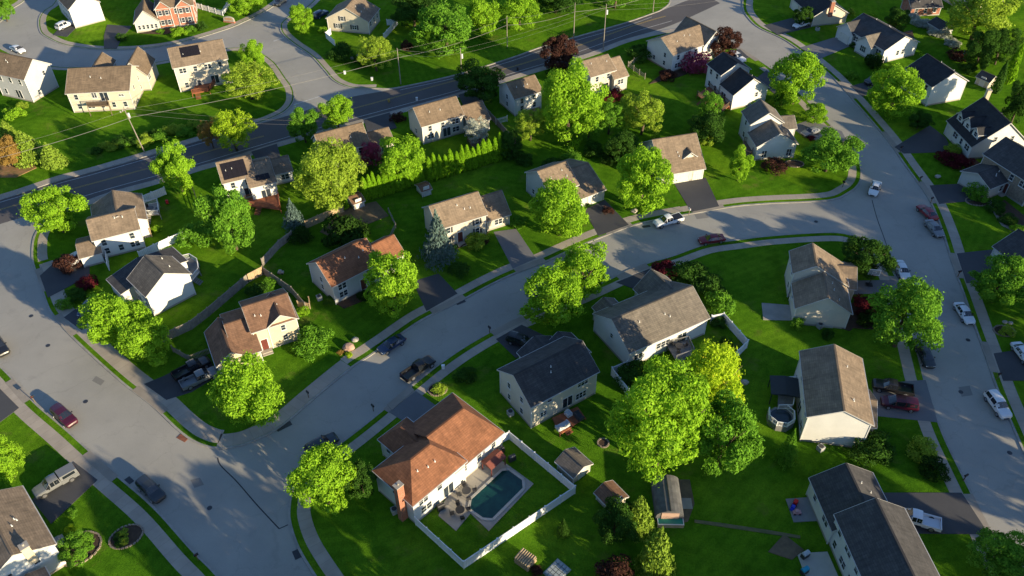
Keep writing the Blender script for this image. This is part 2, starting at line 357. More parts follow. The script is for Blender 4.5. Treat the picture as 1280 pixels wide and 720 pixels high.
cl2 = [(440, 136), (485, 124), (560, 103), (640, 83.5), (720, 58), (792, 32), (832, 20)]
for l_ in (cl1, cl2):
    marking('yellow_centre_line', l_, .10, YEL, .13); marking('yellow_centre_line', l_, .10, YEL, -.13)
marking('white_edge_line', [(-30, 263), (0, 253), (38, 241.5), (75, 229), (109, 220), (156, 206.5), (250, 179.5), (318, 160)], .15, WLINE)
marking('white_edge_line', [(90, 250), (134, 236.5), (192, 220.5), (250, 204), (320, 183), (400, 159.5), (510, 129.5), (570, 113.5), (640, 91.5), (700, 73), (790, 41), (840, 26)], .15, WLINE)
marking('white_edge_line', [(500, 112.5), (570, 97), (640, 76), (687, 60), (775, 35), (815, 21)], .15, WLINE)
marking('stop_line', [(342, 51.5), (355, 47)], .4, WLINE)
marking('stop_line', [(367, 131), (400, 120.5)], .3, WLINE)
TAR = plain('tar_seal', (.03, .03, .033), .6)
marking('tar_seal', [(1090, 250), (1096, 272), (1106, 300), (1116, 330), (1121, 345)], .14, TAR, z=.01)
marking('tar_seal', [(272, 572), (276, 582), (296, 602), (322, 632), (349, 661)], .16, TAR, z=.01)
marking('tar_seal', [(349, 661), (360, 656)], .14, TAR, z=.01)
PATCH = asphalt_mat('patched_asphalt', (.20, .19, .175), (.16, .152, .14), False)
def patch(pts, nm='asphalt_patch'):
    m = MB(); m.poly([(P(x, y).x, P(x, y).y) for x, y in pts], .008, .008); struct(m.build(nm, PATCH))
for q in ([(238, 600), (250, 597), (255, 606), (243, 610)], [(868, 268), (884, 266), (886, 272), (871, 274)], [(1198, 484), (1212, 482), (1216, 494), (1202, 496)], [(120, 470), (131, 476), (126, 482), (115, 476)], [(700, 320), (716, 314), (720, 318), (704, 325)]): patch(q)
# sunk manhole covers and drain grates
def disc(nm, px, r, mat, label, grp=None, z=.012):
    p = P(*px); m = MB(); m.cyl((0, 0, 0), (0, 0, .018), r, n=16); o = m.build(nm, mat); o.location = (p.x, p.y, z-.004)
    return tag(o, label, 'manhole cover', grp)
for px, lb in (((39, 395), 'iron manhole cover left of the two joined lime trees'), ((60, 432), 'iron manhole cover in mid street above the maroon car'), ((107, 502), 'iron manhole cover right of the maroon car'), ((1210, 425), 'iron manhole cover below the upper parked white car'), ((1201, 490), 'iron manhole cover left of the lowest white car'), ((1262, 566), 'iron manhole cover near the right edge of the right street'), ((262, 635), 'iron manhole cover right of the black car at the bottom left'), ((1020, 277), 'iron manhole cover in the street left of the white moving car'), ((238, 432+28), 'iron manhole cover')):
    if len(lb) > 22: disc('manhole_cover', px, .34, DARKM, lb, 'manhole covers in the streets')
def grate(px, ang, w, l, mat, label):
    p = P(*px); m = MB()
    m.box(-l/2, l/2, -w/2, w/2, 0, .03)
    for k in range(6): m.box(-l/2+l*(k+.3)/6, -l/2+l*(k+.5)/6, -w/2+.05, w/2-.05, .03, .045)
    o = m.build('storm_drain', mat); o.location = (p.x, p.y, .01); o.rotation_euler.z = ang; tag(o, label, 'drain')
RUST = rough_mat('rusty_iron', (.24, .09, .05), (.14, .06, .04), scale=2)
grate((229, 547), R(-30), 1.0, 1.6, RUST, 'rusty red storm drain at the kerb on the corner of the wide street')
grate((355, 533), R(35), .8, 2.2, DARKM, 'dark storm drain along the kerb below the corner lawn')
grate((161, 601), R(-40), .9, 1.2, DARKM, 'dark storm drain beside the parked black car')
grate((371, 693), R(-60), .8, 1.3, DARKM, 'dark storm drain by the curving kerb at the bottom')
grate((576, 378), R(30), .6, 1.6, DARKM, 'dark storm drain at the kerb below the round street tree')
grate((808, 283), R(12), .6, 1.4, DARKM, 'dark storm drain just ahead of the white pickup')
grate((412, 92), R(-50), .6, 1.4, DARKM, 'dark storm drain at the kerb of the upper side street')
# driveways, patios and other ground sheets lying on the lawn
ZS = [.122]
def slab(nm, pts, mat, z=None, wpts=None):
    ZS[0] += .0022
    z = z or ZS[0]
    q = [P(x, y, .1) for x, y in pts] if wpts is None else wpts
    m = MB(); m.poly([(p[0], p[1]) for p in q], .09, z); return struct(m.build(nm, mat))
drives = [
 (DRV, [(180, 480), (205, 470), (228, 458), (262, 448), (272, 470), (240, 490), (208, 500)]),
 (DRV, [(516, 352), (548, 342), (572, 367), (533, 389)]),
 (DRVG, [(617, 290), (645, 286), (670, 323), (641, 336)]),
 (DRV, [(730, 262), (756, 250), (786, 281), (748, 295)]),
 (DRV, [(843, 230), (882, 222), (899, 258), (864, 265)]),
 (DRV, [(945, 98), (958, 88), (985, 108), (971, 120)]),
 (DRVG, [(988, 158), (1012, 150), (1052, 164), (1062, 182), (1040, 180), (1006, 172)]),
 (DRVG, [(1060, 351), (1118, 350), (1127, 366), (1064, 368)]),
 (DRVG, [(1090, 480), (1157, 475), (1172, 528), (1095, 520)]),
 (DRV, [(1094, 616), (1202, 616), (1236, 668), (1136, 667)]),
 (DRVG, [(486, 515), (520, 489), (565, 522), (538, 548)]),
 (DRV, [(620, 424), (652, 406), (692, 425), (645, 448)]),
 (DRV, [(770, 353), (812, 336), (832, 346), (800, 364)]),
 (DRV, [(92, 577), (122, 600), (64, 655), (40, 625)]),
 (DRV, [(-30, 480), (-4, 482), (24, 510), (0, 528), (-40, 530)]),
 (DRVG, [(1000, 60), (1046, 46), (1062, 58), (1024, 74)]),
 (DRV, [(955, 32), (1000, 20), (1014, 34), (972, 44)]),
 (DRV, [(1063, 108), (1102, 97), (1120, 104), (1078, 121)]),
 (DRV, [(1118, 184), (1162, 157), (1182, 172), (1190, 190), (1130, 192)]),
 (DRV, [(1162, 232), (1220, 229), (1218, 251), (1174, 255)]),
 (DRV, [(1196, 317), (1252, 311), (1262, 350), (1208, 354)]),
 (DRV, [(1242, 442), (1300, 434), (1305, 476), (1254, 476)]),
 (DRV, [(50, 345), (80, 318), (112, 318), (112, 345), (60, 372)]),
 (DRV, [(80, 397), (112, 374), (128, 384), (102, 413)]),
 (DRV, [(134, 31), (165, 33), (152, 48), (146, 61), (130, 61), (130, 45)]),
 (DRV, [(66, 44), (88, 22), (100, 30), (84, 46)]),
 (DRV, [(455, 150), (487, 141), (496, 160), (460, 170)]),
 (DRV, [(314, 190), (346, 180), (352, 200), (324, 205)]),
 (DRV, [(573, 119), (600, 110), (612, 126), (580, 134)]),
 (DRV, [(684, 84), (712, 74), (722, 82), (700, 90)]),
 (DRV, [(905, 66), (925, 62), (936, 72), (918, 80)]),
]
def nearest(p):
    best = None
    for ln, vg in ((L1, 1.1), (L2, 1.15), (L3, 1.0), (L8, 1.1)):
        for i, q in enumerate(ln):
            d = (q.xy-p.xy).length
            if best is None or d < best[0]: best = (d, ln, i, vg)
    return best
for mt, pl in drives:
    slab('driveway', pl, mt)
    c = sum((P(x, y, .1) for x, y in pl), Vector())/len(pl); d, ln, i, vg = nearest(c)
    if d < 13 and pl[0][1] > 60:                      # concrete apron across the grass verge
        n = len(ln); k0 = i
        a = i; s_ = 0
        while a > 0 and s_ < 2.6: s_ += (ln[a]-ln[a-1]).length; a -= 1
        b = i; s_ = 0
        while b < n-1 and s_ < 2.6: s_ += (ln[b+1]-ln[b]).length; b += 1
        seg = ln[a:b+1]
        if len(seg) > 2:
            m = MB(); strip(m, offset(seg, -.02*1), offset(seg, -(vg+.12)), .127); struct(m.build('driveway_apron', WALK))
APR = WALK
for pl in ([(500, 503), (513, 493), (532, 474), (512, 489)],): slab('driveway_apron', [(484, 506), (512, 482), (518, 488), (490, 513)], APR)
slab('patio', [(952, 379), (990, 382), (990, 401), (954, 400)], CONC)
slab('patio', [(982, 624), (1010, 622), (1026, 651), (992, 653)], plain('grey_slab', (.22, .22, .23), .8))
slab('patio', [(996, 692), (1034, 690), (1056, 740), (1014, 740)], plain('pale_slab', (.45, .42, .36), .8))
slab('pool_patio', [(602, 566), (630, 578), (667, 605), (611, 664), (588, 642), (570, 664), (548, 645), (556, 626), (590, 585)], CONC)
for pl in ([(400, 290), (430, 262), (470, 252), (486, 270), (440, 288), (412, 296)], [(1005, 688), (990, 700), (960, 690), (980, 668)]): slab('garden_soil', pl, DIRT)
slab('path', [(868, 650), (900, 654), (960, 663), (1000, 670), (1000, 673.5), (958, 667), (898, 658), (868, 653.5)], rough_mat('worn_path', (.16, .13, .07), (.09, .1, .04), scale=.8))
slab('path', [(1233, 252), (1243, 268), (1252, 282), (1280, 296), (1290, 300), (1290, 295), (1256, 278), (1247, 265), (1238, 250)], CONC)
slab('garden_soil', [(848, 600), (862, 600), (868, 630), (860, 652), (848, 655)], DIRT)
slab('garden_soil', [(0, 205), (36, 200), (46, 210), (20, 222), (0, 222)], rough_mat('red_mulch', (.30, .15, .08), (.15, .12, .04), scale=.8))
# ---------------------------------------------------------------- houses
WALLS = {k: siding_mat('siding_'+k, c) for k, c in dict(white=(.60, .60, .58), cream=(.54, .48, .38), grey=(.46, .46, .45), tan=(.53, .45, .32), pale=(.56, .52, .44)).items()}
WALLS['brick'] = REDBR; WALLS['stone'] = STONE
ROOFS = {k: roof_mat('shingle_'+k, c) for k, c in dict(brown=(.195, .145, .100), tan=(.235, .18, .13), grey=(.165, .145, .122), black=(.036, .037, .042), red=(.235, .105, .058), dark=(.072, .07, .072), redbrown=(.20, .115, .075)).items()}
DOORM = plain('dark_red_door', (.12, .03, .025), .5); DOORW = plain('white_door', (.55, .55, .54), .5)
WINC = {}
def window_mesh(w, h, kind):
    k = (w, h, kind)
    if k in WINC: return WINC[k]
    m = MB(); t = .075; y0, y1 = -.06, .0
    m.box(-w/2, w/2, y0, y1, -h/2, -h/2+t); m.box(-w/2, w/2, y0, y1, h/2-t, h/2)
    m.box(-w/2, -w/2+t, y0, y1, -h/2+t, h/2-t); m.box(w/2-t, w/2, y0, y1, -h/2+t, h/2-t)
    if kind == 'double': m.box(-.05, .05, y0, y1, -h/2+t, h/2-t)
    if kind == 'triple':
        for s in (-1, 1): m.box(s*w/6-.04, s*w/6+.04, y0, y1, -h/2+t, h/2-t)
    if kind != 'slider': m.box(-w/2+t, w/2-t, y0+.015, y1, -.025, .025)
    else: m.box(-.04, .04, y0, y1, -h/2+t, h/2-t)
    if kind != 'slider': m.box(-w/2-.05, w/2+.05, -.1, -.0, -h/2-.07, -h/2-.002)
    fr = mesh('window_frame', m.v, m.f, [TRIM])
    p = MB(); p.box(-w/2+t+.002, w/2-t-.002, -.03, -.005, -h/2+t+.002, h/2-t-.002)
    pn = mesh('pane', p.v, p.f, [GLASS])
    sh = MB(); sw = min(.42, w*.38)
    sh.box(-sw/2, sw/2, -.045, 0, -h/2, h/2)
    for i in range(6): sh.box(-sw/2+.05, sw/2-.05, -.06, -.045, -h/2+.1+i*(h-.2)/6, -h/2+.1+(i+.6)*(h-.2)/6)
    sm = mesh('shutter', sh.v, sh.f, [SHUT]); WINC[k] = (fr, pn, sm, sw); return WINC[k]
def garage_mesh(w, h):
    k = ('g', w, h)
    if k in WINC: return WINC[k]
    m = MB(); m.box(-w/2, w/2, -.03, 0, 0, h)
    nx = max(4, int(w/.6))
    for i in range(nx):
        for j in range(4):
            x0 = -w/2+(i+.08)*w/nx; x1 = -w/2+(i+.92)*w/nx; m.box(x0, x1, -.045, -.03, (j+.12)*h/4, (j+.88)*h/4)
    m.box(-w/2-.12, -w/2-.003, -.07, 0, 0, h+.12); m.box(w/2+.003, w/2+.12, -.07, 0, 0, h+.12); m.box(-w/2, w/2, -.07, 0, h+.003, h+.12)
    WINC[k] = mesh('garage_door', m.v, m.f, [plain('garage_panel', (.60, .58, .52), .5)]); return WINC[k]
def door_mesh(mat):
    k = ('d', mat.name)
    if k in WINC: return WINC[k]
    m = MB(); m.box(-.48, .48, -.04, 0, 0, 2.1)
    for z0, z1 in ((.15, .9), (1.05, 1.9)):
        m.box(-.36, -.05, -.055, -.04, z0, z1); m.box(.05, .36, -.055, -.04, z0, z1)
    m.box(-.6, -.483, -.07, 0, 0, 2.22, m=1); m.box(.483, .6, -.07, 0, 0, 2.22, m=1); m.box(-.483, .483, -.07, 0, 2.103, 2.22, m=1)
    WINC[k] = mesh('door', m.v, m.f, [mat, TRIM], m.m); return WINC[k]
def frame(b):
    t = b[3]; ex = Vector((math.cos(t), math.sin(t), 0)); ey = Vector((-math.sin(t), math.cos(t), 0)); return Vector((b[1], b[2], 0)), ex, ey
def block_z(b, p, o):
    """roof height of a block above a point, or None when outside"""
    c, ex, ey = frame(b); d = p-c; u, v = d.dot(ex), d.dot(ey); L, W, h, r = b[4:8]
    xn, xf = o.get('xn', 0), o.get('xf', 0)
    if abs(u) > L/2+.12 or v < -W/2-xn-.12 or v > W/2+xf+.12: return None
    return h+r-r/(W/2)*abs(v)
ov = .3
def build_block(b, o, root, wm, rm, idx):
    c, ex, ey = frame(b); L, W, h, r = b[4:8]; L -= idx*.008; h -= idx*.006; c = c-root.location
    z0 = o.get('z0', 0)
    if z0 and b[0].startswith('dormer'): pass
    xn, xf = o.get('xn', 0), o.get('xf', 0); hip = o.get('hip', (0, 0)); s = r/(W/2)
    yn, yf = -W/2-xn, W/2+xf; zs = lambda y: h+r-s*abs(y)
    T = lambda x, y, z: c+ex*x+ey*y+Vector((0, 0, z))
    dz = .15; a, e = -L/2, L/2
    hn, hf = zs(yn)-dz, zs(yf)-dz
    m = MB()
    vs = [T(a, yn, z0), T(e, yn, z0), T(e, yf, z0), T(a, yf, z0), T(a, yn, hn), T(e, yn, hn), T(e, yf, hf), T(a, yf, hf), T(a, 0, h+r-dz), T(e, 0, h+r-dz)]
    fs = [(0, 1, 5, 4), (2, 3, 7, 6)]
    fs += [(3, 0, 4, 8, 7)] if not hip[0] else [(3, 0, 4, 7)]
    fs += [(1, 2, 6, 9, 5)] if not hip[1] else [(1, 2, 6, 5)]
    m.add(vs, fs)
    # white corner boards, part of the wall
    cb = m
    for x, y, hh in ((a, yn, hn), (e, yn, hn), (e, yf, hf), (a, yf, hf)):
        q = T(x, y, 0); M = Matrix.Translation(q) @ Matrix.Rotation(b[3], 4, 'Z'); cb.box(-.06, .06, -.06, .06, z0, hh-.02, M, 1)
    wo = m.build('wall', [wm, TRIM], root)
    if not z0:
        f = MB(); M = Matrix.Translation(c) @ Matrix.Rotation(b[3], 4, 'Z'); f.box(a-.03, e+.03, yn-.03, yf+.03, 0, .42, M); f.build('foundation', STONE if o.get('stone') else CONC, root)
    # roof
    vs = []; fs = []; uvs = []
    def plane(pts, uv):
        n = len(vs); k = len(pts); vs.extend(pts); vs.extend([p-Vector((0, 0, .13)) for p in pts])
        fs.append(tuple(range(n, n+k))); uvs.append(uv)
        fs.append(tuple(range(n+2*k-1, n+k-1, -1))); uvs.append(uv)
        for i in range(k): j = (i+1) % k; fs.append((n+j, n+i, n+k+i, n+k+j)); uvs.append([(0, 0)]*4)
    A, E = a-ov, e+ov; YN, YF = yn-ov, yf+ov; q = math.sqrt(1+s*s)
    ra, re = A+hip[0], E-hip[1]
    plane([T(A, YN, zs(YN)), T(E, YN, zs(YN)), T(re, 0, h+r), T(ra, 0, h+r)], [(A, YN*q), (E, YN*q), (re, 0), (ra, 0)])
    plane([T(E, YF, zs(YF)), T(A, YF, zs(YF)), T(ra, 0, h+r), T(re, 0, h+r)], [(E, YF*q), (A, YF*q), (ra, 0), (re, 0)])
    if hip[0]: plane([T(A, YF, zs(YF)), T(A, YN, zs(YN)), T(ra, 0, h+r)], [(YF, 0), (YN, 0), (0, hip[0])])
    if hip[1]: plane([T(E, YN, zs(YN)), T(E, YF, zs(YF)), T(re, 0, h+r)], [(YN, 0), (YF, 0), (0, hip[1])])
    me = mesh('roof', vs, fs, [rm]); ul = me.uv_layers.new(name='UVMap')
    for p, uv in zip(me.polygons, uvs):
        for k, li in enumerate(p.loop_indices): ul.data[li].uv = uv[k] if k < len(uv) else (0, 0)
    ro = bpy.data.objects.new('roof', me); C.objects.link(ro); ro.parent = root
    # gutters, rakes and ridge cap
    t = MB(); D = Vector((0, 0, -.085))
    t.bar(T(A, YN-.05, zs(YN))+D, T(E, YN-.05, zs(YN))+D, .1, .13); t.bar(T(A, YF+.05, zs(YF))+D, T(E, YF+.05, zs(YF))+D, .08, .11)
    for X, hp in ((A, hip[0]), (E, hip[1])):
        if (X < 0 and '0' in o.get('norake', '')) or (X > 0 and '1' in o.get('norake', '')): continue
        X2 = X+(-.025 if X < 0 else .025)
        if hp: t.bar(T(X2, YN, zs(YN))+D, T(X2, YF, zs(YF))+D, .1, .13)
        else:
            t.bar(T(X2, YN, zs(YN))+D, T(X2, 0, h+r)+D, .03, .14); t.bar(T(X2, YF, zs(YF))+D, T(X2, 0, h+r)+D, .045, .17)
    t.build('roof_trim', GUT, root)
    rc = MB(); rc.bar(T(ra, 0, h+r+.01), T(re, 0, h+r+.01), .26, .05); rc.build('ridge_cap', rm, ro)
    return wo, ro
def put(b, side, u, z, me, root, rnd=None, name=None, out=.004, parent=None):
    c, ex, ey = frame(b); L, W = b[4], b[5]; c = c-root.location; t = b[3]; o = b[8] if len(b) > 8 else {}
    if side == 'n': p = c-ey*(W/2+o.get('xn', 0)+out)+ex*u; rz = t
    elif side == 'f': p = c+ey*(W/2+o.get('xf', 0)+out)-ex*u; rz = t+math.pi
    elif side == '0': p = c-ex*(L/2+out)-ey*u; rz = t-math.pi/2
    else: p = c+ex*(L/2+out)+ey*u; rz = t+math.pi/2
    return link_mesh(name or me.name, me, parent or root, (p.x, p.y, z), rz)
def add_window(b, side, u, z, w, h, kind, root, shut=False):
    fr, pn, sm, sw = window_mesh(w, h, kind)
    f = put(b, side, u, z, fr, root, name='window'); link_mesh('pane', pn, f)
    if shut:
        for s in (-1, 1): link_mesh('shutter', sm, f, (s*(w/2+sw/2+.06), 0, 0))
HOUSES = {}
def house(key, label, wall, roof, blocks, feats=(), opts=None, cat='house', group=None, name='house', wallmap=None, nowin=()):
    opts = opts or {}; wallmap = wallmap or {}
    b0 = blocks[0]
    root = empty(name, (b0[1], b0[2], 0), 0, label, cat, group)
    rnd = random.Random(key); B = []
    for i, b in enumerate(blocks):
        o = opts.get(b[0], {}); b = tuple(b[:8])+(o,); B.append(b)
        z0 = o.get('z0', 0)
        if b[0].startswith('dormer'): o = dict(o); o['z0'] = max(1.5, b[6]-1.9)
        build_block(b, o, root, WALLS[wallmap.get(b[0], wall)], ROOFS[o.get('roof', roof)], i)
    taken = {}
    for ft in feats:
        k, bn, side, u = ft[:4]; b = next(x for x in B if x[0] == bn)
        if k == 'garage': put(b, side, u, .05, garage_mesh(ft[4], 2.15), root, name='garage_door'); taken.setdefault((bn, side), []).append((u, ft[4]/2+.4, 0))
        elif k == 'door':
            d = put(b, side, u, .35, door_mesh(DOORM), root, name='door')
            st = MB(); st.box(-.8, .8, -1.2, -.08, -.34, -.14); st.box(-.8, .8, -.8, -.08, -.14, .0); st.build('door_step', CONC, d)
            taken.setdefault((bn, side), []).append((u, 1.0, 0))
        elif k == 'slider':
            z = ft[4] if len(ft) > 4 else 1.5
            fr, pn, _, _ = window_mesh(1.8, 2.1, 'slider'); f = put(b, side, u, z, fr, root, name='sliding_door'); link_mesh('pane', pn, f); taken.setdefault((bn, side), []).append((u, 1.4, 1 if z > 2.8 else 0))
        elif k == 'win': add_window(b, side, u, ft[4], ft[5], ft[6], ft[7] if len(ft) > 7 else 'single', root, len(ft) > 8); taken.setdefault((bn, side), []).append((u, ft[5]/2+.5, 1 if ft[4] > 2.8 else 0))
    shut = opts.get('shutters', '')
    for b in B:
        o = b[8]
        if b[0].startswith('dormer'):
            add_window(b, '0', 0, b[6]-.75, min(.9, b[5]-.9), .95, 'single', root); continue
        if b[0] in nowin: continue
        L, W, h = b[4:7]
        for side in 'nf01':
            if (b[0]+side) in nowin: continue
            Ls = L if side in 'nf' else W
            hh = h
            floors = [(0, 1.55)]
            if hh > 4.35: floors.append((1, hh-1.25))
            elif hh > 3.3: floors = [(0, hh-1.35)]
            n = max(1, int((Ls-.8)/2.15)) if side in 'nf' else (1 if Ls < 7.4 else 2)
            for fl, z in floors:
                for i in range(n):
                    u = (-.5+(i+.5)/n)*Ls*(.94 if side in 'nf' else .8)
                    if any(abs(u-tu) < tw+.5 and fl == tf for tu, tw, tf in taken.get((b[0], side), [])): continue
                    if rnd.random() < (.12 if side in 'nf' else .3): continue
                    # inside a neighbouring block?
                    c, ex, ey = frame(b)
                    if side == 'n': p = c-ey*(W/2+o.get('xn', 0)+.1)+ex*u
                    elif side == 'f': p = c+ey*(W/2+o.get('xf', 0)+.1)-ex*u
                    elif side == '0': p = c-ex*(L/2+.1)-ey*u
                    else: p = c+ex*(L/2+.1)+ey*u
                    if any((lambda q: q is not None and z-1 < q)(block_z(b2, p, b2[8])) for b2 in B if b2[0] != b[0]): continue
                    if side in 'nf': w_, h_, kd = rnd.choice([(.9, 1.3, 'single'), (.9, 1.3, 'single'), (.9, 1.3, 'single'), (1.6, 1.25, 'double')])
                    else: w_, h_, kd = (.8, 1.15, 'single')
                    add_window(b, side, u, z, w_, h_, kd, root, side in shut and kd == 'single')
    # two or three vent pipes through the roof
    b = B[0]; c, ex, ey = frame(b); c = c-root.location
    for k in range(rnd.choice((2, 3))):
        u = rnd.uniform(-.35, .35)*b[4]; v = -rnd.uniform(.12, .3)*b[5]; z = b[6]+b[7]-b[7]/(b[5]/2)*abs(v)
        p = c+ex*u+ey*v; m = MB(); m.cyl(p+Vector((0, 0, z-.1)), p+Vector((0, 0, z+.32)), .055, n=7); m.cyl(p+Vector((0, 0, z-.02)), p+Vector((0, 0, z+.06)), .13, .08, n=7); m.build('vent_pipe', PIPE, root)
    HOUSES[key] = (root, B); return root
def local(key, px, z):
    r = HOUSES[key][0].location; p = P(px[0], px[1], z); return p-Vector((r.x, r.y, 0))
def deck(key, pts, z, mat, rail=None, stairs=True, label=None, name='deck'):
    """raised deck with posts, boards, railing and a short stair, part of its house"""
    root = HOUSES[key][0]; q = [local(key, p, z) for p in pts]
    m = MB(); m.poly([(p.x, p.y) for p in q], z-.16, z)
    for p in q:
        if z > .35: m.cyl((p.x, p.y, 0), (p.x, p.y, z-.16), .08, n=6)
    cx = sum((p for p in q), Vector())/len(q)
    o = m.build(name, mat, root)
    if rail:
        rm = rail; r_ = MB()
        for i in range(len(q)-1):
            a, b = q[i], q[i+1]; a = a+(cx-a).normalized()*.08; b = b+(cx-b).normalized()*.08
            r_.bar(a+Vector((0, 0, .95)), b+Vector((0, 0, .95)), .1, .06); r_.bar(a+Vector((0, 0, .12)), b+Vector((0, 0, .12)), .06, .05)
            n = max(2, int((b-a).length/.16))
            for k in range(n+1):
                c_ = a.lerp(b, k/n); w_ = .1 if k in (0, n) else .035; r_.box(c_.x-w_/2, c_.x+w_/2, c_.y-w_/2, c_.y+w_/2, z+.002, z+(.98 if k in (0, n) else .93))
        r_.build('railing', rm, o)
    if stairs and z > .5:
        a, b = q[0], q[1]; mid = a.lerp(b, .3); d = (b-a).normalized(); out = Vector((-d.y, d.x, 0))
        if (cx-mid).dot(out) > 0: out = -out
        s_ = MB(); n = int(z/.2)
        for k in range(n):
            zz = z-(k+1)*z/(n+1); p = mid+out*(.28*(k+.5)); M = Matrix.Translation((p.x, p.y, 0)) @ Matrix.Rotation(math.atan2(d.y, d.x), 4, 'Z'); s_.box(-.55, .55, -.14, .14, zz-.06, zz, M)
        s_.build('stairs', mat, o)
    if label: o['label'] = label
    return o
def chimney(key, px, ztop, w, d, mat, zb=0, zref=None, ang=0):
    root = HOUSES[key][0]; p = local(key, px, ztop if zref is None else zref)
    m = MB(); M = Matrix.Translation((p.x, p.y, 0)) @ Matrix.Rotation(ang, 4, 'Z')
    m.box(-w/2, w/2, -d/2, d/2, zb, ztop-.15, M)
    o = m.build('chimney', mat, root); c = MB(); c.box(-w/2-.06, w/2+.06, -d/2-.06, d/2+.06, ztop-.15, ztop, M); c.cyl((p.x, p.y, ztop), (p.x, p.y, ztop+.3), .13, n=8); c.build('chimney_cap', CONC, o); return o
def panel_array(key, bn, side, u0, u1, v0, v1, nx, ny):
    """solar panels on a roof slope; v measured down the slope from the ridge, 0..1"""
    root, B = HOUSES[key]; b = next(x for x in B if x[0] == bn); c, ex, ey = frame(b); c = c-root.location; L, W, h, r = b[4:8]; s = r/(W/2); sg = -1 if side == 'n' else 1
    def T(u, v, up_=.1): y = sg*v*W/2; return c+ex*(u*L/2)+ey*y+Vector((0, 0, h+r-s*abs(y)+up_))
    for i in range(nx):
        for j in range(ny):
            a0, a1 = u0+(u1-u0)*(i+.02)/nx, u0+(u1-u0)*(i+.98)/nx; c0, c1 = v0+(v1-v0)*(j+.02)/ny, v0+(v1-v0)*(j+.98)/ny
            m = MB(); q = [T(a0, c0), T(a1, c0), T(a1, c1), T(a0, c1)]; q2 = [p-Vector((0, 0, .06)) for p in q]
            m.add(q+q2, [(0, 1, 2, 3), (7, 6, 5, 4), (0, 4, 5, 1), (1, 5, 6, 2), (2, 6, 7, 3), (3, 7, 4, 0)] if sg > 0 else [(3, 2, 1, 0), (4, 5, 6, 7), (1, 5, 4, 0), (2, 6, 5, 1), (3, 7, 6, 2), (0, 4, 7, 3)])
            m.build('solar_panel', PCB, root)
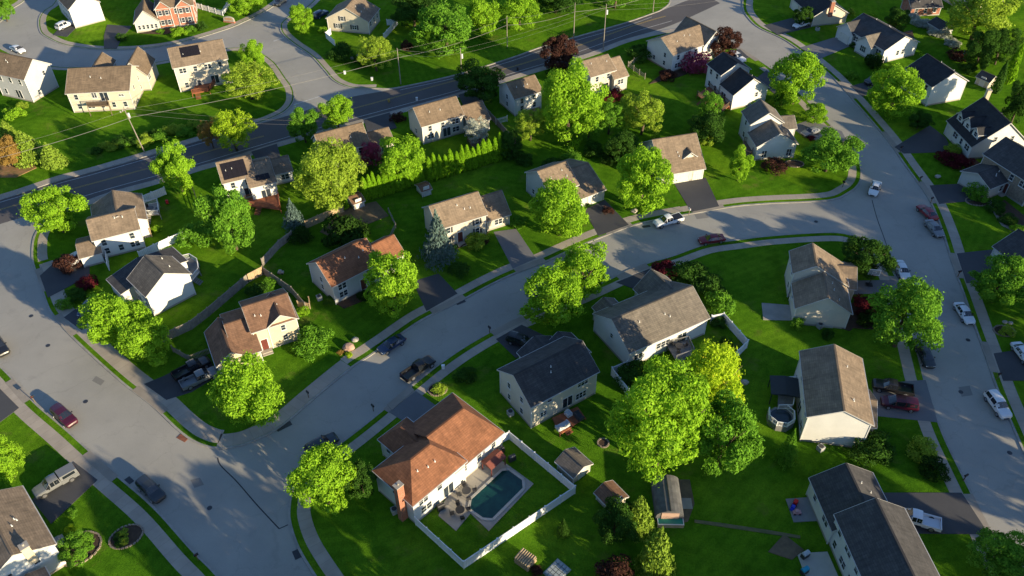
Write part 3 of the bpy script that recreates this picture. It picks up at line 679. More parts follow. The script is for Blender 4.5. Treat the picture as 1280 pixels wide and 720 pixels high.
HB = {
'h01': [('main', -109.14, 172.12, 5.9049, 8.98, 7.48, 5.99, 2.83)],
'h02': [('main', -89.52, 168.22, 0.0892, 12.92, 10.68, 5.03, 2.84), ('winga', -92.3, 174.2, 1.66, 6.0, 4.2, 5.0, 1.9), ('wingb', -84.8, 175.5, 1.66, 7.5, 5.6, 4.2, 3.0)],
'h03': [('main', -70.96, 177.24, 0.3788, 11.52, 8.84, 6.3, 2.51)],
'h04': [('main', -86.16, 210.2, 0.2726, 8.66, 9.0, 5.37, 2.6), ('gabA', -88.68, 208.04, 1.8434, 7.0, 3.42, 5.51, 1.68), ('gabB', -83.9, 209.5, 1.8434, 7.0, 3.42, 5.42, 1.49), ('wing', -92.91, 206.48, 1.8434, 8.0, 5.69, 2.97, 2.78)],
'h05': [('main', -112.16, 211.93, 2.2264, 12.0, 7.4, 5.35, 2.66)],
'h06': [('main', -39.8, 204.81, 1.3498, 7.83, 10.95, 3.61, 2.98)],
'h07': [('main', -15.53, 153.23, 0.4948, 9.17, 6.78, 4.63, 2.39), ('wing', -8.15, 155.3, 0.4948, 4.6, 7.07, 3.13, 2.3)],
'h08': [('main', -33.45, 141.6, 0.4645, 9.15, 6.7, 5.3, 2.66), ('wing', -26.7, 145.7, 0.4645, 4.2, 5.4, 3.59, 1.5)],
'h09': [('main', 2.22, 163.46, 0.5236, 6.6, 6.54, 4.53, 2.08)],
'h10': [('main', 18.89, 171.46, 0.5078, 6.34, 6.79, 5.29, 2.07), ('wing', 22.9, 172.8, 0.5078, 3.4, 7.48, 3.81, 2.76)],
'h11': [('main', 39.88, 184.71, 0.5871, 11.46, 8.73, 4.76, 2.4), ('wing', 45.38, 188.55, 2.1579, 9.61, 6.2, 4.59, 2.61)],
'h12': [('main', 51.15, 164.64, 1.9453, 4.88, 8.59, 3.95, 2.91), ('tall', 48.62, 170.25, 1.9453, 5.2, 7.2, 5.64, 2.0)],
'h13': [('main', 52.45, 143.84, 1.6823, 5.02, 7.91, 3.62, 2.56), ('tall', 51.2, 148.8, 1.6823, 4.9, 6.5, 5.59, 2.3), ('gar', 53.54, 150.2, 3.2531, 9.0, 4.59, 3.18, 1.39)],
'h14': [('main', 31.6, 139.1, 0.2529, 8.6, 11.3, 2.85, 4.15), ('dormer', 34.09, 137.58, 1.8237, 3.26, 2.3, 4.59, 0.9)],
'h15': [('main', 7.58, 129.1, 0.536, 5.9, 8.1, 4.58, 2.53), ('gar', 12.2, 131.8, 0.536, 5.2, 11.6, 2.66, 2.4), ('dormer', 7.84, 127.43, 2.1068, 2.88, 2.47, 4.39, 1.28)],
'h16': [('main', -10.04, 118.95, 0.4665, 8.83, 6.75, 4.84, 2.47), ('wing', -3.9, 122.9, 0.4665, 4.4, 6.92, 2.73, 2.71)],
'h17': [('main', -27.74, 105.51, 0.7046, 8.96, 7.29, 4.4, 2.58), ('wing', -21.9, 110.0, 0.7046, 4.4, 5.72, 3.19, 2.12)],
'h18': [('main', -69.54, 116.68, 0.4245, 7.36, 6.97, 4.59, 1.79), ('wing', -70.11, 120.26, 1.9953, 8.0, 8.24, 4.19, 1.95), ('porch', -73.2, 112.9, .4245, 3.2, 5.4, 2.5, .9)],
'h19': [('main', -57.12, 102.11, 2.3531, 5.8, 7.32, 4.85, 2.37), ('wing', -60.63, 105.64, 2.3531, 4.7, 11.21, 3.07, 1.09)],
'h20': [('main', -37.81, 93.78, 0.4623, 6.42, 7.2, 4.89, 1.96), ('front', -36.16, 93.3, 2.0331, 5.0, 4.42, 4.87, 1.6), ('wing', -41.7, 90.9, 0.4623, 3.4, 10.2, 3.01, 2.33), ('gar', -43.2, 88.6, 2.0331, 7.75, 4.6, 2.88, 1.8)],
'h21': [('main', 5.05, 80.36, 0.583, 11.29, 7.87, 5.2, 2.49), ('wing', 4.9, 85.0, 2.1538, 5.6, 5.6, 3.2, 1.5), ('wingb', 8.2, 86.6, 2.1538, 4.5, 4.4, 3.1, 1.4)],
'h22': [('main', 21.41, 92.66, 0.5096, 14.56, 9.19, 3.96, 2.67), ('wing', 24.07, 98.46, 2.0804, 6.4, 5.87, 3.13, 2.59), ('winga', 15.6, 94.6, 2.0804, 4.4, 3.6, 3.0, 1.0)],
'h23': [('main', -12.05, 64.48, 0.803, 8.78, 7.19, 4.84, 2.37), ('right', -8.06, 70.77, 0.803, 8.6, 9.6, 3.8, 2.9), ('winga', -14.2, 69.3, 2.3738, 5.5, 4.6, 3.9, 1.7)],
'h24': [('main', 48.77, 96.43, 1.4088, 5.5, 8.07, 3.79, 2.69), ('tall', 48.53, 102.7, 1.4088, 5.23, 5.92, 5.59, 1.85), ('gar', 51.6, 103.3, 2.9796, 8.4, 6.19, 2.99, 1.74)],
'h25': [('main', 44.59, 76.41, 1.3877, 11.77, 8.06, 5.63, 2.01), ('gar', 45.89, 75.03, 2.9585, 7.4, 6.24, 3.39, 1.62)],
'h26': [('main', 42.3, 59.4, 1.66, 7.2, 7.8, 3.6, 2.4), ('tall', 43.6, 50.0, 1.66, 13.0, 8.2, 5.4, 2.6)],
'h27': [('main', 96.47, 146.0, 1.6684, 9.63, 11.49, 3.32, 4.81)],
'h28': [('gar', 91.63, 131.79, 0.4802, 9.55, 6.14, 2.98, 1.38), ('main', 96.6, 131.5, 1.98, 11.0, 8.6, 5.2, 2.4)],
'h29': [('main', 89.46, 189.69, 1.9929, 13.51, 10.11, 3.68, 2.39), ('gar', 85.18, 194.16, 0.4221, 7.0, 5.18, 3.29, 1.95), ('bay', 87.2, 187.0, 0.4221, 6.4, 4.6, 3.32, 1.78)],
'h30': [('main', 93.71, 166.97, 1.8659, 8.62, 8.82, 4.99, 2.59)],
'h31': [('main', 80.06, 208.61, 1.7833, 12.0, 9.24, 2.97, 2.7)],
'h32': [('main', -61.16, 55.0, 2.3111, 10.6, 7.57, 4.97, 2.12), ('sunroom', -55.9, 49.2, 2.3111, 3.0, 3.2, 3.0, .5)],
'h33': [('main', -51.85, 132.25, 0.4126, 5.75, 6.6, 5.06, 2.29), ('mid', -48.0, 132.9, 0.4126, 4.6, 8.9, 4.06, 2.27), ('gar', -45.9, 136.6, 0.4126, 5.4, 5.31, 2.84, 1.62)],
}
house('h01', 'pale grey house with a brown roof, cut by the left edge near the top', 'grey', 'brown', HB['h01'], [('slider', 'main', 'n', 1, 1.5)])
house('h02', 'wide cream house with plain brown roof and high back deck behind the leaning pole', 'cream', 'brown', HB['h02'], [('slider', 'main', 'n', 1.0, 3.6), ('win', 'main', 'n', 4.6, 3.7, 1.2, .6, 'double'), ('win', 'main', 'n', -1, 4.1, 1.1, 1.5, 'double')])
house('h03', 'cream house with one dark solar rectangle on its tan roof, at the upper corner', 'cream', 'tan', HB['h03'], [('slider', 'main', 'n', 2.2, 1.7)])
house('h04', 'red brick house with two white-trimmed front gables and a low white gabled garage', 'pale', 'brown', HB['h04'], [('door', 'main', 'n', .6), ('win', 'gabA', '0', -.8, 4.1, .9, 1.3, 'single', 1), ('win', 'gabA', '0', .8, 4.1, .9, 1.3, 'single', 1), ('win', 'gabB', '0', -.8, 4.1, .9, 1.3, 'single', 1), ('win', 'gabB', '0', .8, 4.1, .9, 1.3, 'single', 1), ('win', 'gabB', '0', .8, 1.6, .9, 1.3, 'single', 1), ('win', 'gabB', '0', -.8, 1.6, .9, 1.3, 'single', 1), ('win', 'gabA', '0', -.8, 1.6, .9, 1.3, 'single', 1), ('win', 'gabA', '0', .8, 1.6, .9, 1.3, 'single', 1)]+[('win', 'wing', '0', -2+k*1.0, 1.4, .7, 1.2, 'single') for k in range(5)], wallmap={'main': 'brick', 'gabA': 'brick', 'gabB': 'brick'}, nowin=('gabA', 'gabB', 'wing'))
house('h05', 'white house with a tall blank end wall at the top left', 'white', 'brown', HB['h05'], nowin=('main0',))
house('h06', 'cream gabled house with shuttered windows at the top, above the wide street junction', 'cream', 'tan', HB['h06'], [('win', 'main', '0', -1.4, 3.6, 1.0, 1.2, 'single', 1), ('win', 'main', '0', 1.6, 1.6, 1.2, 1.2, 'double', 1), ('win', 'main', '0', -2.8, 1.6, 1.2, 1.2, 'double', 1)], nowin=('main0',))
house('h07', 'cream house with brown roof and lower wing, left of the grey wooden fence', 'pale', 'brown', HB['h07'], [('slider', 'main', 'n', .8, 1.5)])
house('h08', 'brown-roofed house half hidden behind two big lime trees beside the main road', 'pale', 'brown', HB['h08'])
house('h09', 'small white house with dark brown roof, left of the very large lime tree', 'white', 'brown', HB['h09'])
house('h10', 'small cream house with light tan roof beside the maroon tree on the main road', 'cream', 'tan', HB['h10'], [('slider', 'main', 'n', .8, 1.5)])
house('h11', 'white raised house with crossing roofs at the corner of the main road junction', 'white', 'tan', HB['h11'], [('slider', 'main', 'n', 0, 1.6)], opts={'main': {'stone': 1}}, wallmap={})
house('h12', 'white split-level house with a jet black roof above the slate-roofed split-level', 'white', 'black', HB['h12'], [('slider', 'main', 'f', -1, 1.5)])
house('h13', 'white split-level house with slate grey roofs beside the round green corner tree', 'white', 'dark', HB['h13'], [('win', 'main', '0', -2.3, 1.5, 1.1, 1.6, 'double'), ('win', 'main', '0', 2.8, 1.5, 1.1, 1.6, 'double')], opts={'main': {'roof': 'grey'}, 'tall': {'roof': 'grey'}, 'gar': {'roof': 'grey'}}, nowin=('main0',))
house('h14', 'cape house with broad tan roof, single white dormer and two pale garage doors', 'pale', 'tan', HB['h14'], [('garage', 'main', 'n', -.2, 3.1), ('garage', 'main', 'n', 3.2, 1.9)], nowin=('mainn',))
house('h15', 'tan-roofed house with a low garage facing the curving street, half hidden by a lime tree', 'grey', 'tan', HB['h15'], [('garage', 'gar', 'n', .6, 3.2)], nowin=('garn',))
house('h16', 'cream colonial with shuttered front windows behind the blue spruce', 'cream', 'tan', HB['h16'], [('door', 'main', 'n', -.6), ('garage', 'wing', '1', 0, 3.6)], opts={'shutters': 'n'})
house('h17', 'white colonial with dark red-brown roof and shutters beside the dense round tree', 'grey', 'redbrown', HB['h17'], [('door', 'main', 'n', 1.0)], opts={'shutters': 'n', 'main': {'roof': 'red'}, 'wing': {'roof': 'red'}})
house('h18', 'white house with flat-looking tan roof behind the dull maroon shrub on the left', 'white', 'tan', HB['h18'], [], nowin=('porch',))
house('h19', 'bright white house with a navy-dark front roof, next to the two joined lime trees', 'white', 'grey', HB['h19'], [('garage', 'wing', 'f', 1.2, 3.2)], opts={'wing': {'roof': 'dark'}}, nowin=('main0',))
house('h20', 'cream house with orange-brown stepped roofs and a front gable, above two parked trucks', 'tan', 'redbrown', HB['h20'], [('door', 'main', 'n', -2.0), ('garage', 'gar', '1', 0, 3.0)], opts={'main': {'roof': 'redbrown'}})
house('h21', 'pale house with dark slate roof and red deck near the centre of the photo', 'pale', 'dark', HB['h21'], [('slider', 'main', 'n', .6, 1.7), ('win', 'main', 'n', 3.0, 1.6, 1.9, 1.3, 'triple'), ('win', 'main', 'n', 3.2, 4.1, 1.9, 1.2, 'triple'), ('win', 'main', 'n', -3.6, 1.9, 1.1, 1.0, 'double'), ('win', 'main', 'n', -2.6, 4.2, .9, .9)], opts={'main': {'roof': 'dark'}}, nowin=('mainn',))
house('h22', 'long white ranch house with a wide tan shingle roof inside a white fence', 'white', 'grey', HB['h22'], [('slider', 'main', 'n', 2.6, 1.7), ('win', 'main', 'n', -5.6, 1.9, 1.6, 1.1, 'double'), ('win', 'main', 'n', -1.0, 2.2, 2.6, 1.2, 'triple'), ('win', 'main', '0', 0, 3.1, .7, 1.0)], nowin=('mainn', 'main0'))
house('h23', 'white house with an orange-red hipped roof and brick chimney beside the swimming pool', 'white', 'red', HB['h23'], [('slider', 'main', 'n', 1.4, 1.5), ('win', 'main', 'n', -2.4, 1.7, 1.8, 1.3, 'double')], opts={'main': {'hip': (3.4, 2.7)}, 'right': {'hip': (0, 2.6), 'norake': '0'}, 'winga': {'hip': (0, 2.0)}})
house('h24', 'split-level house with blue-grey and tan roof slopes beside the basketball hoop', 'pale', 'tan', HB['h24'], [('garage', 'gar', '0', 0, 3.4)], opts={'tall': {'xn': 2.6}, 'main': {'stone': 0}}, nowin=('main0', 'tall0'))
house('h25', 'white house with one dark and one tan roof slope, beside the round dark pool', 'white', 'tan', HB['h25'], [('garage', 'gar', '0', 0, 3.4), ('slider', 'main', 'f', 1.2, 1.6)], nowin=('main0',))
house('h26', 'long white house with a charcoal roof at the bottom right, beside the white pickup', 'white', 'dark', HB['h26'], [('garage', 'main', 'n', 1.0, 3.4)])
house('h27', 'white cape house with a dark roof, three dormers and maroon shrubs along its porch', 'white', 'black', HB['h27'], [('garage', 'main', 'f', -3.2, 2.2), ('win', 'main', '0', -1.5, 4.4, .7, 1.1), ('win', 'main', '0', 2.0, 4.4, .7, 1.1), ('win', 'main', '0', 1.5, 1.6, .8, 1.0)], nowin=('main0',))
house('h28', 'two-storey stone-fronted house with a dark roof and curving front walk at the right edge', 'stone', 'dark', HB['h28'], [('door', 'main', 'f', 1.0)], wallmap={'gar': 'grey'})
house('h29', 'long low white ranch with black roof and sunlit blank end wall on the right', 'white', 'black', HB['h29'], [('garage', 'gar', '0', 0, 3.0), ('win', 'bay', '0', 0, 1.8, 1.8, 1.5, 'triple'), ('win', 'main', '0', -.6, 1.9, .9, 1.3), ('win', 'main', '0', 1.0, 1.9, .9, 1.3)], opts={'main': {'roof': 'dark'}, 'gar': {'roof': 'dark'}, 'bay': {'roof': 'grey'}}, nowin=('main0', 'gar'))
house('h30', 'white house with black roof and sunlit cream end wall, behind a round tree', 'white', 'black', HB['h30'], nowin=('main0',))
house('h31', 'cream single-storey house with black roof and chimney at the top', 'cream', 'black', HB['h31'], [('garage', 'main', 'f', -3.6, 3.2), ('win', 'main', '0', 0.8, 3.6, .7, .8)], nowin=('main0',))
house('h32', 'white house with a tan roof and cream chimney in the bottom left corner', 'white', 'tan', HB['h32'], [('door', 'main', 'n', -1.5), ('garage', 'main', 'n', 3.0, 3.2)])
house('h33', 'white house with a large dark solar array on its tan roof beside the main road', 'white', 'tan', HB['h33'], [('slider', 'main', 'n', 1.2, 1.6), ('slider', 'mid', 'n', 0.2, 1.6)])
# hip-roofed and frame-cut houses beyond
TR = [('main', 122.0, 214.0, 1.9, 12.0, 9.0, 4.6, 2.6)]
house('h34', 'dark-roofed house cut by the top right corner of the photo', 'cream', 'dark', TR)
house('h35', 'small white gabled house showing only its corner at the right edge', 'white', 'dark', [('main', 86.5+.8, 106.5, 1.9, 9.0, 8.0, 3.2, 2.4)])
p = P(1152, 6, 2); house('h36', 'red shed with a dark roof among bushes at the top of the photo', 'brick', 'dark', [('main', p.x, p.y, 0.1, 8.0, 5.0, 2.6, 1.6)], wallmap={'main': 'barn'} if 0 else {}, name='shed', cat='shed', nowin=('main0', 'main1', 'mainf'))
# dormers of the cape on the right
r27, B27 = HOUSES['h27']; b = B27[0]; c_, ex, ey = frame(b)
for k, u in enumerate((-3.1, 0.1, 3.0)):
    q = c_+ex*u+ey*3.3
    db = ('dormer', q.x, q.y, b[3]-math.pi/2, 3.0, 1.9 if k != 1 else 2.4, 5.5, .8 if k != 1 else 1.3, {})
    build_block(db, {'z0': 3.8}, r27, WALLS['white'], ROOFS['black'], k+1)
    add_window(db, '0', 0, 4.75, 1.0, 1.0, 'single', r27)
# solar arrays
panel_array('h03', 'main', 'n', -.62, .1, .1, .62, 6, 3)
panel_array('h33', 'main', 'n', -.9, .62, .14, .96, 5, 4)
panel_array('h33', 'mid', 'n', -.4, .7, .62, .86, 3, 2)
# chimneys
ct = P(497.5, 607, 7.6); cb_ = P(506, 652, 0)
chimney('h23', (497.5, 606), 7.3, 1.0, .8, REDBR, 0, 7.3, HB['h23'][0][3])
chimney('h27', (1237, 112), 8.6, .8, .8, WALLS['tan'], 5, 8.6)
chimney('h31', (1042, 1), 7.0, .9, .9, REDBR, 3)
chimney('h32', (29, 682), 7.2, .9, .9, WALLS['tan'], 4, 7.2, 2.31)
# decks
deck('h02', [(109, 133), (136, 132), (135, 126), (108, 127)], 2.5, WOODB, WOODB, False)
deck('h03', [(240, 117), (262, 113), (270, 102), (244, 105)], 1.0, WOODR, WOODR)
deck('h33', [(312, 257), (351, 262), (348, 240), (306, 250)], 1.0, WOODR, WOODR)
deck('h21', [(700, 543), (732, 522), (722, 508), (690, 522)], .6, WOODR, None)
deck('h22', [(845, 450), (868, 442), (860, 425), (834, 432)], 1.4, GREYD, GREYD)
deck('h12', [(871, 118), (900, 142), (912, 132), (886, 108)], 1.0, WOODR, WOODB)
deck('h18', [(178, 269), (200, 268), (198, 253), (178, 257)], 1.2, CONC, WHITE)
deck('h19', [(240, 352), (250, 340), (248, 328), (238, 322), (226, 325), (222, 334)], .9, GREYD, WHITE)
deck('h07', [(592, 186), (612, 180), (604, 168), (584, 174)], 1.0, WOODB, WOODB)
deck('h13', [(922, 190), (938, 196), (944, 182), (930, 176)], 1.0, WOODB, WOODB)
deck('h10', [(742, 112), (768, 104), (764, 97), (740, 104)], .5, WOODB, None)
deck('h25', [(972, 512), (990, 512), (996, 476), (974, 476)], 1.1, GREYD, WHITE)
deck('h09', [(656, 142), (676, 138), (674, 128), (654, 132)], .6, WOODB, None)
deck('h20', [(300, 352+45), (290, 405), (283, 396), (296, 388)], .5, GREYD, None)

# ---------------------------------------------------------------- sheds
def shed(label, px0, px1, W, h, r, wall, roof, door='0', group=None, name='shed'):
    a = P(px0[0], px0[1], h+r); b = P(px1[0], px1[1], h+r); d = b-a; L = max(1.6, d.length-.3); c = (a+b)/2; t = math.atan2(d.y, d.x)
    blk = ('main', c.x, c.y, t, L, W, h, r, {}); root = empty(name, (c.x, c.y, 0), 0, label, 'shed', group)
    build_block(blk, {}, root, WALLS[wall], ROOFS[roof], 0)
    put(blk, door, 0, .1, door_mesh(DOORW), root, name='door'); return root
shed('cream garden shed with grey roof outside the white pool fence', (707, 563), (728.7, 582.5), 3.0, 2.0, .8, 'cream', 'grey', '1')
shed('small shed with a maroon-brown roof, right below the cream one', (755.5, 604), (774, 623), 2.6, 1.7, .7, 'cream', 'redbrown', '1')
shed('tan shed with a pinkish roof at the left end of the arborvitae row', (436, 246), (450, 241), 3.0, 1.7, .6, 'cream', 'redbrown', 'n')
shed('low white shed between the two arborvitae rows', (523, 232), (535, 228), 2.4, 1.6, .5, 'white', 'redbrown', 'n')
shed('small cream shed with dark roof beside the tall narrow evergreens at the right', (1228, 88), (1244, 95), 2.6, 2.0, .9, 'cream', 'dark', 'n')
shed('grey-roofed shed beside the white blossom hedge', (1171, 21), (1186, 30), 4.0, 2.0, 1.0, 'grey', 'dark', '1')
# ---------------------------------------------------------------- plants
LM = dict(
 lime=leaf_mat('leaf_lime', (.08, .20, .012), (.27, .48, .03), (.46, .64, .12), .42, .14),
 mid=leaf_mat('leaf_mid_green', (.04, .13, .014), (.15, .33, .03), (.30, .48, .10), .38, .12),
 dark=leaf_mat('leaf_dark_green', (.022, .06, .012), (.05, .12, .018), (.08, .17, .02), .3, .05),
 olive=leaf_mat('leaf_olive', (.12, .20, .02), (.31, .44, .045), (.46, .54, .14), .42, .18),
 yellow=leaf_mat('leaf_yellow', (.18, .32, .012), (.42, .58, .03), (.66, .44, .05), .42, .22),
 maroon=leaf_mat('leaf_maroon', (.03, .016, .016), (.085, .04, .03), (.14, .075, .05), .3, .1),
 red=leaf_mat('leaf_red', (.05, .01, .014), (.12, .02, .028), (.2, .04, .05), .35, .1),
 pink=leaf_mat('leaf_pink', (.22, .04, .08), (.4, .08, .14), (.5, .25, .28), .35, .1),
 white=leaf_mat('leaf_blossom', (.22, .26, .2), (.50, .52, .44), (.6, .6, .55), .35, .1),
 blue=leaf_mat('needle_blue', (.05, .085, .075), (.12, .18, .16), (.20, .27, .22), .2, .1),
 pine=leaf_mat('needle_pine', (.08, .15, .02), (.27, .40, .05), (.44, .55, .11), .35, .25),
 ylime=leaf_mat('leaf_yellow_lime', (.16, .26, .01), (.34, .50, .03), (.45, .55, .06), .42, .15),
 arb=leaf_mat('needle_arborvitae', (.06, .15, .008), (.15, .31, .012), (.22, .38, .02), .3, .08),
 gold=leaf_mat('leaf_gold_brown', (.16, .10, .03), (.34, .22, .06), (.30, .28, .05), .35, .15),
 black=leaf_mat('leaf_black_green', (.012, .03, .008), (.03, .07, .012), (.05, .10, .015), .25, .05))  # darkest green leaf colour, close to black
def leafquads(pts, size, rnd, name, flat=.0):
    vs = []; fs = []
    for p, nrm, s in pts:
        a = Vector((rnd.gauss(0, 1), rnd.gauss(0, 1), rnd.gauss(0, 1)))
        n = (nrm*1.15+a*.62).normalized(); t = n.cross(Vector((rnd.gauss(0, 1), rnd.gauss(0, 1), rnd.gauss(0, 1)))).normalized(); b = n.cross(t)
        s = s*size*rnd.uniform(.6, 1.35); k = len(vs); l = rnd.uniform(1.0, 1.6)
        vs += [p-t*s*l, p-b*s*.62+n*s*.12, p+t*s*l, p+b*s*.62+n*s*.12]; fs.append((k, k+1, k+2, k+3))
    return mesh(name, vs, fs, [LM['lime']])
def decid_mesh(seed, n=8500, size=.036, clumps=95, flatb=-.75, spread=.22):
    rnd = random.Random(seed); cl = []
    amp = [rnd.uniform(.82, 1.14) for _ in range(8)]; ph = [rnd.uniform(0, 6.28) for _ in range(4)]
    for i in range(clumps):
        while True:
            d = Vector((rnd.gauss(0, 1), rnd.gauss(0, 1), rnd.gauss(0, 1))).normalized()
            if d.z > flatb: break
        t = math.atan2(d.y, d.x); f = 1+.10*math.sin(2*t+ph[0])+.08*math.sin(3*t+ph[1]+d.z*2)+.06*math.sin(5*t+ph[2])
        r = rnd.uniform(.56, .92)*f if i > clumps*.18 else rnd.uniform(.2, .5)
        cl.append((d*r, rnd.uniform(.55, 1.35)*spread*(1.15 if d.z > 0 else .9), d))
    tot = sum(c[1]**2 for c in cl); pts = []
    for c, r, d in cl:
        for _ in range(int(n*r*r/tot)):
            q = Vector((rnd.gauss(0, 1), rnd.gauss(0, 1), rnd.gauss(0, 1))).normalized()
            if q.dot(d) < -.35 and rnd.random() < .8: q = -q
            rr = r*rnd.uniform(.72, 1.08); q2 = Vector((q.x, q.y, q.z*.75))
            pts.append((c+q2*rr, q, 1.0))
    for _ in range(n//28):
        c, r, d = rnd.choice(cl); q = (d+Vector((rnd.gauss(0, .6), rnd.gauss(0, .6), rnd.gauss(0, .6)))).normalized(); pts.append((c+q*r*rnd.uniform(1.05, 1.4), q, .9))
    return leafquads(pts, size, rnd, 'crown')
def conifer_mesh(seed, n=6500, size=.026, droop=.25, layers=15, taper=1.0, fluff=1.0):
    """crown of radius 1 and height 1 (z 0..1), whorled branches"""
    rnd = random.Random(seed); pts = []
    for L in range(layers):
        f = L/(layers-1); z = .05+.93*f; R_ = (1-f)**taper*.97+.03
        nb = max(5, int(15*(1-f)+5)); off = rnd.uniform(0, 6.28)
        for k in range(nb):
            t = off+2*math.pi*k/nb+rnd.uniform(-.2, .2); Rb = R_*rnd.uniform(.74, 1.1); m = int(n/layers/nb*(.35+1.5*(1-f)))
            for _ in range(max(6, m)):
                u = rnd.random()**.6; w_ = (.26 if fluff > 1 else .17)*(1-u*.55)*Rb
                a = rnd.gauss(0, .42)*w_*2; p = Vector((math.cos(t)*u*Rb-math.sin(t)*a, math.sin(t)*u*Rb+math.cos(t)*a, z-droop*.22*u*u*Rb+rnd.gauss(0, .012)+.05*u))
                pts.append((p, Vector((math.cos(t)*.6, math.sin(t)*.6, 1.0)).normalized(), 1.0 if rnd.random() < .8 else 1.5))
    return leafquads(pts, size, rnd, 'crown')
def arb_mesh(seed, n=1500, size=.07):
    rnd = random.Random(seed); pts = []
    for _ in range(n):
        f = rnd.random(); R_ = (1-f)**.55*(.55+.45*min(1, f*6))*rnd.uniform(.85, 1.1); t = rnd.uniform(0, 6.28)
        R_ *= 1+.12*math.sin(3*t+f*9+seed)
        n_ = Vector((math.cos(t), math.sin(t), .5)).normalized(); pts.append((Vector((math.cos(t)*R_, math.sin(t)*R_, f)), n_, 1.0))
    vs = []; fs = []
    for p, nrm, s in pts:
        a = Vector((rnd.gauss(0, .4), rnd.gauss(0, .4), rnd.gauss(0, .25))); n2 = (nrm+a).normalized(); t = n2.cross(Vector((0, 0, 1))).normalized(); b = n2.cross(t)
        s = size*rnd.uniform(.7, 1.3); k = len(vs); b2 = Vector((b.x, b.y, b.z*.32)); vs += [p-t*s*1.5, p-b2*s*1.2, p+t*s*1.5, p+b2*s*1.2]; fs.append((k, k+1, k+2, k+3))
    return mesh('crown', vs, fs, [LM['arb']])
DEC = [decid_mesh(i, 15000, .034, 78, -.95) for i in range(8)]
DECB = [decid_mesh(40+i, 22000, .027, 170, -.95, spread=.18) for i in range(2)]
FEA = [decid_mesh(20+i, 10000, .03, 130, -.9, spread=.16) for i in range(3)]
BSH = [decid_mesh(60+i, 2600, .062, 36, -.15, .3) for i in range(4)]
CON = [conifer_mesh(i) for i in range(3)]
PIN = [conifer_mesh(10+i, 8000, .034, .1, 10, .7, 1.5) for i in range(2)]
ARB = [arb_mesh(i) for i in range(4)]
def trunk_mesh(seed):
    rnd = random.Random(seed); m = MB(); p = Vector((0, 0, -.05)); q = Vector((rnd.uniform(-.06, .06), rnd.uniform(-.06, .06), .55))
    m.cyl(p, q, .055, .04, 8); 
    for k in range(5):
        t = 2*math.pi*k/5+rnd.uniform(-.3, .3); e = q+Vector((math.cos(t)*rnd.uniform(.25, .42), math.sin(t)*rnd.uniform(.25, .42), rnd.uniform(.35, .6))); m.cyl(q-Vector((0, 0, rnd.uniform(0, .12))), e, .024, .008, 6)
        e2 = e+Vector((math.cos(t+.6)*.2, math.sin(t+.6)*.2, .18)); m.cyl(q.lerp(e, .6), e2, .012, .004, 5)
    m.cyl(q, q+Vector((0, 0, .6)), .035, .008, 7)
    return mesh('trunk', m.v, m.f, [BARK], smooth=True)
TRK = [trunk_mesh(i) for i in range(3)]
def con_trunk():
    m = MB(); m.cyl((0, 0, -.05), (0, 0, .95), .035, .006, 7); return mesh('trunk', m.v, m.f, [BARK])
CTR = con_trunk()
PRND = random.Random(3)
def solve(cx, cy, w, hpx, clear, conic=False):
    z = clear+3
    for _ in range(6):
        p = P(cx, cy, z); depth = (p-Vector((0, 0, CAMH))).dot(fw); mpp = depth/F_PX; Rx = w/2*mpp
        v = p-Vector((0, 0, CAMH)); dep = math.asin(-v.z/v.length); H_ = hpx*mpp
        if conic: Hh = max(1.4*Rx, (H_-Rx*math.sin(dep))/math.cos(dep)); z = Hh*.45; Rz = Hh
        else:
            a = (H_/2)**2-(Rx*math.sin(dep))**2; Rz = math.sqrt(max(a, 0))/math.cos(dep); Rz = min(max(Rz, .72*Rx), 1.7*Rx); z = clear*1+Rz
    return P(cx, cy, z), Rx, Rz
def tree(cx, cy, w, hpx, mat, label, kind='dec', clear=None, group=None, cat='tree', name='tree', dens=None):
    if kind in ('con', 'pine', 'arb'):
        p, Rx, H = solve(cx, cy, w, hpx, 0, True)
        root = empty('conifer_tree' if name == 'tree' else name, (p.x, p.y, .08), PRND.uniform(0, 6.28), label, cat, group)
        me = PRND.choice({'con': CON, 'pine': PIN, 'arb': ARB}[kind])
        link_mesh('crown', me, root, (0, 0, .15), 0, (Rx, Rx, H), LM[mat]); link_mesh('trunk', CTR, root, (0, 0, 0), 0, (H*.5, H*.5, H)); return root
    if kind == 'bush':
        p, Rx, Rz = solve(cx, cy, w, hpx, 0); Rz = min(Rz, Rx*1.3)
        root = empty('shrub', (p.x, p.y, .08), PRND.uniform(0, 6.28), label, 'shrub', group)
        link_mesh('foliage', PRND.choice(BSH), root, (0, 0, Rz*.35), 0, (Rx, Rx, Rz*1.05), LM[mat])
        m = link_mesh('stem', TRK[0], root, (0, 0, 0), 0, (Rz*.6, Rz*.6, Rz*.6)); return root
    if clear is None: clear = max(.35, w*.009)
    p, Rx, Rz = solve(cx, cy, w*1.06, hpx*1.04, clear)
    root = empty('deciduous_tree' if name == 'tree' else name, (p.x, p.y, .08), 0, label, cat, group)
    if kind == 'tall':
        q = P(cx, cy+hpx*.36, .1); p = Vector((q.x, q.y, 0)); Rx = w/2*.112; Rz = 6.4; clear = .2
    pool = {'tall': DEC, 'dec': DEC, 'big': DECB, 'fea': FEA}[kind]
    zc = clear+Rz
    link_mesh('crown', PRND.choice(pool), root, (0, 0, zc), PRND.uniform(0, 6.28), (Rx*1.0, Rx*1.0, Rz), LM[mat])
    link_mesh('trunk', PRND.choice(TRK), root, (0, 0, 0), PRND.uniform(0, 6.28), (Rx*1.25, Rx*1.25, zc+.2*Rz)); return root
